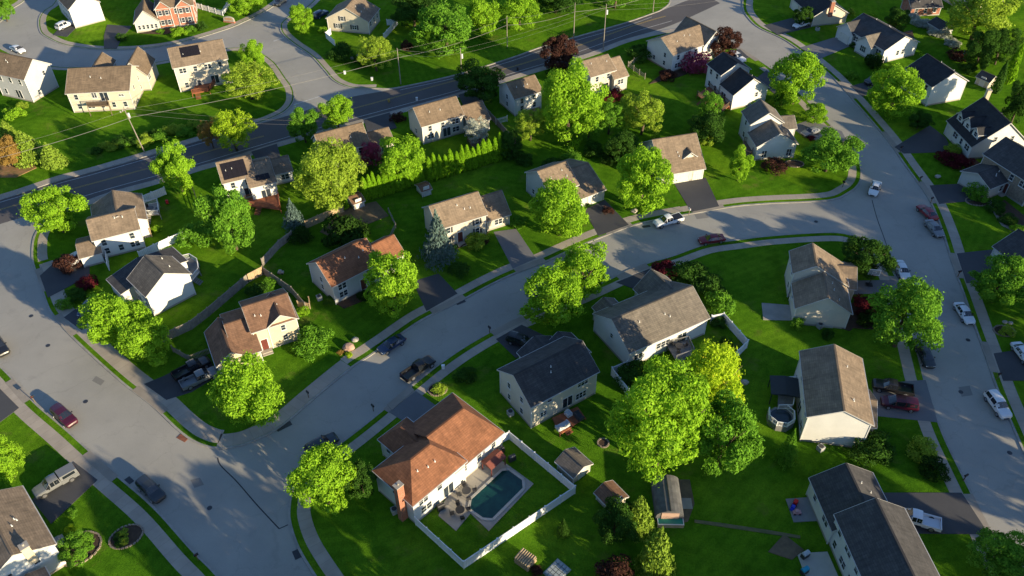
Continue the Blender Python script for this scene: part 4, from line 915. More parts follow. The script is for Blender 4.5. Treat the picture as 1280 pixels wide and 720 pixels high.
T_ = [
 (68, 263, 62, 60, 'lime', 'bright lime tree alone at the corner where the main road meets the left street', 'dec'),
 (219, 212, 48, 62, 'lime', 'lime tree at the main road verge behind the white fence, left of the solar house', 'dec'),
 (282, 265, 76, 100, 'mid', 'tall pointed green tree directly in front of the solar-roofed white house', 'tall'),
 (290, 163, 50, 52, 'ylime', 'yellow-green tree with bare twigs on the far verge of the main road', 'fea'),
 (262, 167, 26, 34, 'gold', 'small bare brownish tree touching the yellow-green one', 'fea'),
 (310, 101, 60, 48, 'olive', 'sprawling olive tree right of the cream house with a red-brown deck', 'fea'),
 (316, 70, 30, 34, 'lime', 'small lime tree by the junction corner above the sprawling olive tree', 'dec'),
 (377, 22, 31, 32, 'lime', 'round lime tree on the rounded corner left of the cream gabled house', 'dec'),
 (378, 156, 36, 44, 'mid', 'half-shaded green tree at the junction, left of another lime tree', 'dec'),
 (420, 143, 42, 40, 'lime', 'lime tree at the main road behind the half-hidden brown roof', 'dec'),
 (414, 219, 84, 84, 'olive', 'huge yellow-olive tree in front of the half-hidden brown-roofed house', 'big'),
 (499, 200, 58, 60, 'lime', 'round lime tree directly behind the left arborvitae row', 'dec'),
 (468, 66, 44, 44, 'olive', 'spreading olive tree on the lawn left of the utility pole by the junction', 'fea'),
 (555, 36, 70, 62, 'mid', 'broad deep green tree above the main road between two utility poles', 'dec'),
 (604, 20, 42, 46, 'lime', 'lime tree at the top, left one of two side by side', 'dec'),
 (650, 15, 50, 44, 'lime', 'lime tree at the top, right one of two side by side', 'dec'),
 (600, 103, 56, 44, 'dark', 'dark green tree on the near side of the main road covering the asphalt edge', 'dec'),
 (701, 68, 40, 44, 'maroon', 'dark maroon tree at the edge of the main road beside the small cream house', 'dec'),
 (713, 130, 78, 92, 'lime', 'very large lime tree between the small white and small cream houses', 'big'),
 (762, 146, 40, 44, 'mid', 'rough green tree between the very large lime tree and the feathery olive tree', 'fea'),
 (804, 142, 56, 54, 'olive', 'feathery grey-green tree behind the cape with the single dormer', 'fea'),
 (663, 155, 38, 42, 'olive', 'loose olive tree below the small white house', 'fea'),
 (888, 136, 30, 46, 'mid', 'slim bright tree behind the black-roofed white house', 'fea'),
 (884, 162, 46, 38, 'dark', 'low dark tree at the foot of the slim bright tree', 'dec'),
 (906, 53, 36, 38, 'maroon', 'brown-maroon tree beside the junction right of the crossing-roof house', 'dec'),
 (998, 97, 58, 64, 'lime', 'big lime street tree on the left kerb of the right street', 'dec'),
 (1019, 142, 32, 24, 'lime', 'small lime tree at the kerb just below the big lime street tree', 'dec'),
 (1038, 190, 66, 54, 'mid', 'round mid-green tree inside the corner where two streets meet', 'dec'),
 (926, 207, 28, 38, 'lime', 'small slender lime tree on the empty corner lawn', 'dec'),
 (806, 224, 62, 82, 'lime', 'tall lime tree left of the cape garage doors', 'dec'),
 (700, 261, 70, 72, 'lime', 'lime tree in front of the tan-roofed garage house', 'dec'),
 (729, 340, 64, 66, 'lime', 'upper one of two joined lime trees on the lower side of the curving street', 'dec'),
 (686, 371, 74, 72, 'lime', 'lower one of two joined lime trees on the lower side of the curving street', 'dec'),
 (488, 354, 72, 78, 'lime', 'dense round tree in front of the red-brown roofed colonial', 'dec'),
 (141, 399, 70, 72, 'lime', 'left one of the two joined lime trees below the bright white house', 'dec'),
 (178, 425, 64, 62, 'lime', 'right one of the two joined lime trees below the bright white house', 'dec'),
 (310, 489, 82, 88, 'lime', 'lime tree on the corner lawn below the orange-brown stepped roofs', 'dec'),
 (403, 602, 78, 82, 'lime', 'lime tree at the bottom street corner left of the red-roofed pool house', 'dec'),
 (452, 602, 36, 50, 'dark', 'shaded green tree between the corner lime tree and the brick chimney house', 'dec'),
 (828, 526, 122, 142, 'lime', 'largest lime tree of the photo, at the centre bottom behind the grey tunnel shed', 'big'),
 (891, 478, 82, 96, 'yellow', 'golden yellow tree behind the largest lime tree', 'dec'),
 (908, 548, 76, 100, 'mid', 'green tree at the right shoulder of the largest lime tree', 'dec'),
 (1133, 398, 86, 86, 'mid', 'round bright green street tree beside the parked dark car on the right street', 'dec'),
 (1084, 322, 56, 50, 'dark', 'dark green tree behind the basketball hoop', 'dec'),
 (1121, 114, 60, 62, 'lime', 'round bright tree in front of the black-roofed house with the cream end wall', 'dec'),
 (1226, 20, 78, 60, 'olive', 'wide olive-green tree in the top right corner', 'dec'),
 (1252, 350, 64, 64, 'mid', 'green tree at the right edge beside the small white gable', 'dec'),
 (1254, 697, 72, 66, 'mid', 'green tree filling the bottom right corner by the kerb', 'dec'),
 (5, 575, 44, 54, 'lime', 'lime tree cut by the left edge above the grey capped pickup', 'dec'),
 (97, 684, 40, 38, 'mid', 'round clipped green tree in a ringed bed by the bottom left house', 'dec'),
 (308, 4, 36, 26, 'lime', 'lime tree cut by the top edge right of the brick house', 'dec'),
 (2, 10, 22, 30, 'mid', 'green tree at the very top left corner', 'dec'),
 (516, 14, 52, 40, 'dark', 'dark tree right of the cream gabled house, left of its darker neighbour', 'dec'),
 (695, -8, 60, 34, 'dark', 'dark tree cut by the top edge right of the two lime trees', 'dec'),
 (770, -10, 50, 26, 'mid', 'green tree cut by the top edge above the far grass strip', 'dec'),
 (595, 164, 34, 34, 'white', 'small tree with cream blossoms behind the cream house with the attached lower wing', 'fea'),
 (464, 193, 26, 34, 'pink', 'small pink blossom tree between two big trees and the brown roof', 'fea'),
 (770, 655, 52, 54, 'dark', 'dark round tree beside the small maroon-roofed shed', 'dec'),
 (1020, -2, 30, 20, 'white', 'pale blossom tree at the top left of the cream single-storey house', 'fea'),
 (1252, 60, 40, 40, 'dark', 'dark evergreen mass behind the small cream shed at the right', 'dec'),
 (1275, 130, 34, 60, 'dark', 'dark tree cut by the right edge below the narrow evergreens', 'dec'),
 (1228, 62, 36, 50, 'dark', 'dark tree with a sunlit edge left of the narrow evergreens', 'dec'),
 (775, 185, 40, 40, 'dark', 'dark tree left of the tall lime tree by the cape', 'dec'),
 (735, 160, 34, 34, 'mid', 'small bright-topped tree at the foot of the very large lime tree', 'fea'),
 (640, 180, 30, 34, 'dark', 'dark tree right of the right arborvitae row', 'dec'),
 (1005, 20, 22, 22, 'dark', 'dark tree cut by the top edge left of the parked white car', 'dec'),
 (1122, 24, 28, 30, 'dark', 'dark small tree left of the red shed', 'dec'),
 (1150, 150, 28, 22, 'dark', 'dark shrubby tree under the cream end wall on the right', 'dec'),
]
for a in T_: tree(*a)
for a in [
 (547, 300, 54, 74, 'blue', 'large blue spruce in front of the cream colonial', 'con'),
 (366, 270, 34, 44, 'blue', 'small blue spruce left of the tan wooden fence', 'con'),
 (986, 560, 34, 52, 'mid', 'pointed light green conifer below the round deck', 'con'),
 (798, 645, 46, 56, 'pine', 'lime-tipped pine above the other at the centre bottom', 'pine'),
 (822, 692, 52, 70, 'pine', 'lime-tipped pine below the other at the centre bottom', 'pine'),
 (704, 660, 20, 26, 'dark', 'small lone conifer on the dark lawn outside the pool fence', 'con'),
 (34, 186, 46, 46, 'pine', 'green pine beside the golden tree at the left edge', 'pine'),
 (64, 196, 34, 36, 'pine', 'smallest pine of the left edge group', 'pine'),
 (10, 166, 26, 30, 'pine', 'pine partly cut by the left edge, above the golden tree', 'pine'),
 (1267, 84, 16, 50, 'arb', 'tall narrow sunlit evergreen left of the right edge, behind the small cream shed', 'arb'),
 (1250, 100, 14, 40, 'dark', 'narrow dark evergreen right of the small cream shed', 'arb'),
 (429, 252, 13, 26, 'arb', 'single arborvitae left of the tan shed', 'arb'),
]: tree(*a)
tree(4, 190, 40, 40, 'gold', 'golden brown tree cut by the left edge', 'dec')
# the two clipped arborvitae rows
def row(a, b, n, wpx, hpx, label, grp):
    proto = None; ORD = 'first second third fourth fifth sixth seventh eighth ninth tenth eleventh twelfth thirteenth fourteenth last'.split()
    for k in range(n):
        f = k/(n-1); x = a[0]+(b[0]-a[0])*f+PRND.uniform(-1, 1); y = a[1]+(b[1]-a[1])*f; s = PRND.uniform(.82, 1.15)
        p, Rx, H = solve(x, y, wpx, hpx, 0, True)
        if proto is None:
            root = empty('arborvitae', (p.x, p.y, .08), 0, 'bright evergreen, leftmost '+label, 'hedge tree', grp)
            cr = link_mesh('crown', ARB[0], root, (0, 0, .1), 0, (Rx, Rx, H), LM['arb']); tr = link_mesh('trunk', CTR, root, (0, 0, 0), 0, (H*.5, H*.5, H*.9)); proto = (root, cr, tr)
        else:
            root = proto[0].copy(); C.objects.link(root); root.location = (p.x, p.y, .08); root['label'] = 'bright evergreen, '+(ORD[k] if k < n-1 else 'last')+' from the left '+label; root.rotation_euler.z = PRND.uniform(0, 6.28)
            for ch in proto[1:]:
                c = ch.copy(); C.objects.link(c); c.parent = root
                if ch is proto[1]:
                    c.data = PRND.choice(ARB); c.scale = (Rx*s, Rx*s, H*PRND.uniform(.85, 1.12)); c.material_slots[0].link = 'OBJECT'; c.material_slots[0].material = LM['arb']
row((455, 238), (526, 217), 12, 13.5, 32, 'in the arborvitae row by the tan shed', 'left arborvitae row')
row((536, 214), (632, 184), 15, 13.5, 33, 'in the arborvitae row by the low white shed', 'right arborvitae row')
for k in range(9):
    f = k/8; tree(1142+f*52, 20+f*32+3*math.sin(k*1.9), 15, 12, 'white', 'white flowering shrub, '+'first second third fourth fifth sixth seventh eighth ninth'.split()[k]+' from the top left of the diagonal hedge', 'bush', group='white flowering hedge')
B_ = [
 (862, 338, 44, 34, 'dark', 'dark shrub at the upper end of the hedge beside the long ranch house'),
 (884, 352, 42, 34, 'dark', 'dark shrub in the middle of the hedge beside the long ranch house'),
 (900, 374, 38, 36, 'mid', 'green-edged shrub at the lower end of the hedge beside the long ranch house'),
 (833, 334, 34, 22, 'red', 'maroon shrub at the street end of the hedge beside the long ranch house'),
 (870, 74, 40, 18, 'pink', 'crimson flowering shrub beside the crossing-roof corner house'),
 (768, 117, 24, 18, 'red', 'red-brown shrub at the back of the small cream house'),
 (1083, 378, 34, 24, 'red', 'maroon shrub right of the house by the basketball hoop'),
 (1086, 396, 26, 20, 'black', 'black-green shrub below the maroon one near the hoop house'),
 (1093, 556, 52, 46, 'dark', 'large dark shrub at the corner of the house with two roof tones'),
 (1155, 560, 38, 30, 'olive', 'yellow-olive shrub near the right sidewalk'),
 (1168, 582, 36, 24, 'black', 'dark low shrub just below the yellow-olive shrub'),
 (389, 424, 46, 38, 'mid', 'bright green shrub at the right of the stepped-roof house'),
 (378, 388, 16, 14, 'lime', 'small lime shrub under the end of the broken wooden fence'),
 (574, 335, 26, 22, 'dark', 'round dark shrub on the lawn right of the blue spruce'),
 (648, 276, 20, 14, 'mid', 'small green shrub at the garage corner of the cream colonial'),
 (582, 467, 26, 20, 'dark', 'round dark shrub on the lawn left of the slate-roofed house'),
 (548, 484, 20, 16, 'olive', 'pale ornamental shrub beside the grey driveway of the pool house'),
 (425, 440, 9, 8, 'gold', 'orange-yellow shrub left of the garden boulder by the sidewalk'),
 (436, 443, 9, 8, 'yellow', 'yellow shrub right beside the garden boulder by the sidewalk'),
 (85, 325, 34, 20, 'maroon', 'dull maroon shrub in front of the left flat-tan-roofed house'),
 (108, 351, 26, 20, 'red', 'bright red shrub left of the bright white house'),
 (93, 366, 26, 16, 'dark', 'dark shrub below the bright red one'),
 (80, 378, 20, 14, 'mid', 'small green shrub near the left sidewalk'),
 (244, 290, 44, 24, 'mid', 'green shrub at the end of the sloping white fence'),
 (196, 284, 14, 12, 'lime', 'small bright shrub behind the flat-tan-roofed house'),
 (88, 660, 14, 12, 'yellow', 'small yellow shrub by the bottom left house'),
 (90, 640, 14, 12, 'mid', 'small green shrub between driveway and bottom left house'),
 (16, 140, 24, 20, 'lime', 'lime shrub below the pale grey house at the left edge'),
 (27, 131, 14, 12, 'olive', 'olive shrub under the pale grey house at the left edge'),
 (497, 145, 18, 14, 'maroon', 'brownish bare shrub behind the house with the lower wing'),
 (508, 55, 16, 14, 'maroon', 'brownish shrub under the broad deep green tree'),
 (403, 36, 12, 10, 'lime', 'small lime shrub at the corner of the cream gabled house'),
 (425, 62, 34, 18, 'dark', 'dark shrub on the lawn below the cream gabled house'),
 (455, 72, 24, 14, 'black', 'dark shrub beside the spreading olive tree'),
 (760, 262, 14, 12, 'maroon', 'small brown shrub right of the low garage by the curving street'),
 (733, 255, 8, 8, 'black', 'tiny dark shrub left of the low garage door'),
 (885, 173, 18, 18, 'olive', 'small rounded olive shrub right of the cape roof'),
 (1095, 72, 24, 26, 'black', 'dark clipped shrub at the front of the low white ranch'),
 (1068, 55, 12, 10, 'dark', 'dark shrub near the garage of the low white ranch'),
 (1116, 83, 12, 8, 'lime', 'small lime shrub under the sunlit blank end wall'),
 (1064, 14, 12, 14, 'olive', 'olive shrub right of the cream single-storey house'),
 (1093, 20, 8, 10, 'lime', 'small lime shrub near the top between two houses'),
 (1064, 92, 17, 10, 'mid', 'small domed green shrub on the lawn by the right street'),
 (1186, 195, 26, 16, 'red', 'maroon shrub left of the cape porch'),
 (1204, 201, 26, 16, 'red', 'maroon shrub right of the other along the cape porch'),
 (1193, 184, 20, 12, 'olive', 'olive shrub in the cape porch bed'),
 (1262, 196, 28, 12, 'mid', 'green shrub between the cape and the stone-fronted house'),
 (1224, 237, 28, 26, 'mid', 'small round tree-like shrub in the curved bed at the right'),
 (1246, 256, 24, 18, 'dark', 'dark shrub by the stone-fronted house'),
 (1262, 272, 22, 16, 'dark', 'dark shrub beside the curved front walk'),
 (1274, 285, 18, 12, 'lime', 'lime shrub at the end of the curved front walk'),
 (1260, 413, 18, 14, 'olive', 'olive shrub on the lawn right of the right sidewalk'),
 (998, 402, 18, 20, 'mid', 'green shrub at the left corner of the split-level house'),
 (1036, 416, 16, 18, 'dark', 'dark shrub at the end wall of the split-level house'),
 (899, 400, 22, 18, 'dark', 'dark shrub inside the white fence beside the tan ranch'),
 (908, 425, 18, 24, 'dark', 'slim dark shrub inside the right corner of the ranch fence'),
 (792, 465, 44, 20, 'dark', 'dark shrub inside the left corner of the ranch fence'),
 (625, 544, 10, 8, 'lime', 'small lime shrub at the top corner of the white pool fence'),
 (1050, 188, 22, 18, 'black', 'dark shrub right of the slate split-level end wall'),
 (970, 205, 30, 10, 'maroon', 'brown shrub under the slate split-level end wall'),
 (1015, 172, 10, 8, 'red', 'red shrub near the silver car in the driveway'),
 (979, 120, 26, 26, 'mid', 'green shrub right of the black-roofed split-level'),
 (945, 128, 12, 8, 'lime', 'small lime shrub between the two split-levels'),
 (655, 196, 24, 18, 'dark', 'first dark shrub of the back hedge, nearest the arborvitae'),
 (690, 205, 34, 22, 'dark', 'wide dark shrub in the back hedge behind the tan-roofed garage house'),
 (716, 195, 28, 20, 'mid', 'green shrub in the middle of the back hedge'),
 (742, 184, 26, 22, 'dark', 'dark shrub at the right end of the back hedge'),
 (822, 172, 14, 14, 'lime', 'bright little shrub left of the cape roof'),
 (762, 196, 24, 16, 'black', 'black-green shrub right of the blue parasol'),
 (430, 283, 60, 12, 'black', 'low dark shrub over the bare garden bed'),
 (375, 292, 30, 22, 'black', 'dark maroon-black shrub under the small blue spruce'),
 (335, 352, 20, 10, 'mid', 'green shrub inside the bend of the wooden fence'),
 (322, 362, 30, 12, 'dark', 'dark shrub along the inner side of the wooden fence'),
 (455, 368, 18, 14, 'black', 'dark shrub at the door of the red-brown roofed colonial'),
 (412, 375, 16, 12, 'dark', 'dark shrub at the corner of the red-brown roofed colonial'),
 (596, 298, 30, 6, 'olive', 'low olive shrub along the front of the cream colonial'),
 (606, 300, 10, 10, 'maroon', 'small maroon shrub at the garage of the cream colonial'),
 (200, 38, 10, 7, 'mid', 'small green shrub left of the brick house door'),
 (222, 38, 20, 7, 'lime', 'bright low shrub along the brick house front'),
 (237, 35, 14, 8, 'mid', 'green shrub at the right end of the brick house front'),
 (251, 28, 12, 20, 'dark', 'dark shrub at the right wall of the brick house'),
 (151, 45, 14, 10, 'dark', 'round dark shrub beside the upper driveway'),
 (698, 85, 26, 12, 'black', 'black shrub at the foot of the maroon tree'),
 (800, 62, 34, 18, 'dark', 'dark shrub left of the crossing-roof corner house'),
 (836, 92, 24, 14, 'maroon', 'brown shrub below the crossing-roof corner house'),
 (1199, 66, 24, 18, 'maroon', 'brownish thicket shrub below the white hedge'),
 (1210, 82, 22, 14, 'dark', 'dark shrub left of the small cream shed'),
 (670, 712, 16, 12, 'maroon', 'reddish shrub at the bottom edge left of the pines'),
 (770, 716, 56, 14, 'maroon', 'wide dark red shrub at the bottom edge'),
 (966, 528, 14, 12, 'olive', 'olive shrub at the foot of the round deck'),
 (1097, 592, 0.1, 0.1, 'dark', ''),
]
for (x, y, w_, h_, mt, lb) in B_:
    if lb: tree(x, y, w_, h_, mt, lb, 'bush')
# the rough brush strip along the far verge of the main road
for k in range(16):
    f = k/15; tree(120+f*150, 186-f*36+PRND.uniform(-4, 4), PRND.uniform(14, 22), 10, PRND.choice(['mid', 'dark', 'dark', 'olive']), 'low wild shrub, '+'first second third fourth fifth sixth seventh eighth ninth tenth eleventh twelfth thirteenth fourteenth fifteenth sixteenth'.split()[k]+' from the left in the main road brush strip', 'bush', group='roadside brush')
# unseen trees added beyond the picture to throw long shadows over the near streets
def shadow_tree(x, y, rx, h, label, mat='mid'):
    root = empty('deciduous_tree', (x, y, .05), 0, label, 'tree', 'added shadow trees beyond the picture'); k = len(label)
    link_mesh('crown', DEC[k % 6], root, (0, 0, h*.56), k*1.3, (rx, rx, h*.46), LM[mat]); link_mesh('trunk', TRK[k % 3], root, (0, 0, 0), 0, (rx, rx, h*.6))
for x, y, rx, h, lb in [
 (84, 18, 6, 14, 'tree far beyond the bottom right corner'), (78, 34, 6, 13, 'tree beyond the bottom right corner across the street'), (88, 46, 6, 14, 'tree beyond the right edge, low on the right street'),
 (92, 60, 6, 13, 'tree beyond the right edge opposite the lowest white car'), (98, 72, 6, 14, 'tree beyond the right edge opposite the parked cars'), (103, 84, 6, 13, 'tree beyond the right edge opposite the round street tree'),
 (105, 97, 6, 13, 'tree beyond the right edge near the small gable'), (112, 108, 6, 14, 'tree beyond the right edge behind the small gable'), (116, 118, 4, 7, 'tree beyond the right edge behind the stone house'),
 (56, 30, 5, 11, 'tree below the bottom edge beyond the charcoal roof'), (62, 20, 6, 13, 'tree far below the bottom edge beyond the charcoal roof'),
 (40, 28, 4, 6, 'tree below the bottom edge under the pale patio'), (30, 36, 4, 6, 'tree below the bottom edge right of the pines'), (18, 34, 5, 10, 'tree below the bottom edge under the pines'), (8, 40, 4, 9, 'tree below the bottom edge under the firewood'),
 (-4, 38, 5, 11, 'tree below the bottom edge under the pool fence'), (-14, 34, 5, 12, 'tree below the bottom edge at the corner lot'), (-22, 42, 3.5, 9, 'small tree below the bottom edge at the corner lot'), (-30, 26, 6, 13, 'tree below the bottom edge across the left street'),
 (108, 60, 7, 15, 'second row tree beyond the right edge, lower one'), (118, 84, 7, 15, 'second row tree beyond the right edge, middle one'), (126, 100, 6, 12, 'second row tree beyond the right edge, upper one')]:
    shadow_tree(x, y, rx*1.15, h+(2.0 if x > 85 else 1), lb)
# ---------------------------------------------------------------- vehicles
def paint(name, col): 
    m, t, b = nodes('paint_'+name) if 'paint_'+name not in MATS else (MATS['paint_'+name], None, None)
    if b:
        b.inputs['Base Color'].default_value = (*col, 1); b.inputs['Roughness'].default_value = .32; b.inputs['Specular IOR Level'].default_value = .5
        b.inputs['Coat Weight'].default_value = .3; b.inputs['Coat Roughness'].default_value = .1; MATS['paint_'+name] = m
    return m
PAINT = dict(white=paint('white', (.62, .63, .65)), silver=paint('silver', (.17, .175, .185)), grey=paint('grey', (.14, .145, .15)), black=paint('black', (.012, .012, .014)), blue=paint('blue', (.015, .03, .075)), crimson=paint('crimson', (.15, .006, .014)), maroon=paint('maroon', (.055, .005, .016)), red=paint('red', (.22, .02, .03)), dark=paint('dark', (.025, .03, .035)))
# stations: x, half width, belt z, top z, half width at the top
CARS = {
 'sedan': (4.7, [(-2.35, .70, .62, .66, .62), (-2.25, .82, .86, .90, .70), (-1.65, .90, .94, .98, .73), (-1.0, .91, .95, 1.38, .60), (-.2, .91, .95, 1.44, .61), (.4, .91, .93, 1.40, .60), (1.12, .90, .90, .95, .72), (2.0, .86, .78, .82, .66), (2.28, .76, .66, .70, .6), (2.36, .62, .5, .55, .5)], (2, 6), (-1.42, 1.42)),
 'suv': (4.7, [(-2.35, .74, .80, .84, .66), (-2.28, .88, 1.0, 1.04, .78), (-2.05, .92, 1.02, 1.62, .66), (-.8, .93, 1.03, 1.72, .68), (.3, .93, 1.02, 1.68, .67), (1.0, .92, 1.0, 1.08, .76), (2.0, .88, .92, .97, .7), (2.28, .80, .78, .82, .64), (2.36, .66, .6, .64, .5)], (1, 5), (-1.42, 1.42)),
 'van': (5.0, [(-2.5, .80, .82, .86, .7), (-2.44, .92, 1.02, 1.06, .8), (-2.25, .96, 1.04, 1.66, .72), (-.6, .97, 1.04, 1.76, .74), (.7, .96, 1.0, 1.66, .70), (1.6, .94, .98, 1.04, .76), (2.2, .88, .84, .88, .68), (2.46, .78, .7, .74, .6), (2.52, .62, .55, .6, .5)], (1, 5), (-1.5, 1.55)),
 'pickup': (5.7, [(-.55, .93, 1.06, 1.10, .8), (-.45, .93, 1.06, 1.74, .68), (.2, .94, 1.06, 1.80, .70), (.75, .94, 1.05, 1.74, .68), (1.4, .93, 1.04, 1.12, .78), (2.4, .90, .98, 1.04, .74), (2.72, .86, .84, .9, .7), (2.82, .74, .6, .66, .6)], (0, 4), (-1.75, 1.85)),
}
def car_meshes(kind):
    L, st, (c0, c1), ax = CARS[kind]; zb = .32 if kind != 'pickup' else .42
    def sect(x, w, zbelt, zt, wt):
        cr = (zt-zbelt) > .2
        half = [(0, zb), (w*.86, zb), (w*.98, zb+.16), (w, (zb+zbelt)/2+.05), (w*.97, zbelt), (wt, zt-(.05 if cr else 0)), (wt*.55, zt+(.02 if cr else .015)), (0, zt+(.035 if cr else .03))]
        return [Vector((x, -y, z)) for y, z in half]+[Vector((x, y, z)) for y, z in half[-2:0:-1]]
    secs = [sect(*s) for s in st]; n = len(secs[0]); body = MB(); gl = MB(); vs = [v for s in secs for v in s]; fs = []; gf = []
    for i in range(len(secs)-1):
        for k in range(n):
            j = (k+1) % n; f = (i*n+k, (i+1)*n+k, (i+1)*n+j, i*n+j)
            fs.append(f)
            side = k in (4, n-5); top = k in (5, 6, n-6, n-7)
            slope = abs(st[i][3]-st[i+1][3]) > .25
            if c0 <= i < c1:
                if side and not slope: gf.append((f, .10, .16))
                elif side and slope: gf.append((f, .22, .22))
                elif top and slope: gf.append((f, .04, .1))
    fs += [tuple(range(n)), tuple(range((len(secs))*n-1, (len(secs)-1)*n-1, -1))]
    body.add(vs, [f[::-1] for f in fs])
    if kind == 'pickup':
        x0, x1 = -2.85, -.56; w = .93
        body.box(x0, x1, -w, -w+.1, .45, 1.06); body.box(x0, x1, w-.1, w, .45, 1.06); body.box(x0, x0+.1, -w+.1, w-.1, .45, 1.04); body.box(x0+.1, x1, -w+.1, w-.1, .45, .62); body.box(x0-.12, x0-.002, -w+.05, w-.05, .42, .6, m=1); 
    for f, e1, e2 in gf:                               # glass sits just proud of the shell, drawn in from the pillars
        q = [vs[a] for a in f]; c = sum(q, Vector())/4
        nrm = (q[1]-q[0]).cross(q[2]-q[0]); 
        if nrm.length < 1e-6: continue
        nrm.normalize()
        if nrm.dot(c-Vector((c.x, 0, .8))) < 0: nrm = -nrm
        q = [c+(p-c)*(1-e1) for p in q]; k = len(gl.v); gl.add([p+nrm*.012 for p in q], [(0, 1, 2, 3)]); gl.add([p-nrm*.01 for p in q], [(3, 2, 1, 0)])
    bme = mesh('body', body.v, body.f, [PAINT['white'], BLACK], body.m); gme = mesh('window_glass', gl.v, gl.f, [CGLASS])
    wr = .34 if kind != 'pickup' else .40
    t = MB(); t.cyl((0, -.11, 0), (0, .11, 0), wr, n=18); r = MB(); r.cyl((0, -.13, 0), (0, -.10, 0), wr*.62, wr*.66, n=14); r.cyl((0, .10, 0), (0, .13, 0), wr*.66, wr*.62, n=14)
    for k in range(5): a = 2*math.pi*k/5; r.bar((0, -.135, 0), (math.cos(a)*wr*.6, -.135, math.sin(a)*wr*.6), .05, .03)
    hl = MB(); hl.box(-.06, .07, -.16, .16, -.06, .06)
    x1 = st[-1][0]; x0 = st[0][0] if kind != 'pickup' else -2.85
    trim = MB(); trim.box(x1-.10, x1+.012, -.42, .42, zb+.02, zb+.2); 
    if kind in ('sedan', 'suv', 'van'): trim.box(x0-.012, x0+.1, -.5, .5, zb+.02, zb+.16)
    mir = MB(); mx = st[c1-1][0]+.25
    for s in (-1, 1): mir.box(mx-.06, mx+.08, s*1.0-.09, s*1.0+.09, st[c1-1][2]+.0, st[c1-1][2]+.15)
    return dict(body=bme, glass=gme, tyre=mesh('tyre', t.v, t.f, [TYRE]), rim=mesh('rim', r.v, r.f, [RIM]), lamp=mesh('headlight', hl.v, hl.f, [LIGHTM]), tail=mesh('tail_light', hl.v, hl.f, [REDL]), trim=mesh('bumper_grille', trim.v, trim.f, [BLACK]), mirror=mesh('wing_mirror', mir.v, mir.f, [BLACK]), ax=ax, wr=wr, x1=x1, x0=x0, w=st[3][1], zb=zb)
CM = {k: car_meshes(k) for k in CARS}
NAMEK = dict(sedan='sedan', suv='suv', van='minivan', pickup='pickup_truck')
def car(kind, rear, front, col, label, group=None, z=.0, extra=None):
    """rear and front are the photo pixels of the two bumpers"""
    a = P(rear[0], rear[1], .6); b = P(front[0], front[1], .6); c = (a+b)/2; th = math.atan2((b-a).y, (b-a).x)
    root = empty('parked_'+NAMEK[kind] if 1 else '', (c.x, c.y, z), th, label, {'sedan': 'car', 'suv': 'suv', 'van': 'minivan', 'pickup': 'pickup truck'}[kind], group)
    M = CM[kind]; link_mesh('body', M['body'], root, mat=PAINT[col]); link_mesh('window_glass', M['glass'], root)
    for x in M['ax']:
        for s in (-1, 1):
            w_ = link_mesh('wheel', M['tyre'], root, (x, s*(M['w']-.09), M['wr'])); link_mesh('rim', M['rim'], w_)
    for s in (-1, 1):
        link_mesh('headlight', M['lamp'], root, (M['x1']-.14, s*.52, M['zb']+.34)); link_mesh('tail_light', M['tail'], root, (M['x0']+.05, s*.66, M['zb']+.42), math.pi)
    link_mesh('bumper_grille', M['trim'], root); link_mesh('wing_mirror', M['mirror'], root)
    if extra == 'cap':
        m = MB(); m.add([(-2.84, -.9, 1.07), (-.57, -.9, 1.07), (-.57, .9, 1.07), (-2.84, .9, 1.07), (-2.78, -.74, 1.72), (-.6, -.74, 1.78), (-.6, .74, 1.78), (-2.78, .74, 1.72)], [(0, 1, 5, 4), (1, 2, 6, 5), (2, 3, 7, 6), (3, 0, 4, 7), (4, 5, 6, 7)])
        m.build('bed_cap', PAINT[col], root); g_ = MB()
        for s in (-1, 1): g_.add([(-2.5, s*.87, 1.2), (-.9, s*.87, 1.2), (-.9, s*.78, 1.6), (-2.5, s*.78, 1.6)], [(0, 1, 2, 3)])
        g_.build('cap_window', CGLASS, root)
    if extra == 'cover':
        m = MB(); m.box(-2.74, -.58, -.82, .82, .98, 1.05); m.build('bed_cover', BLACK, root)
    return root
D_ = .125
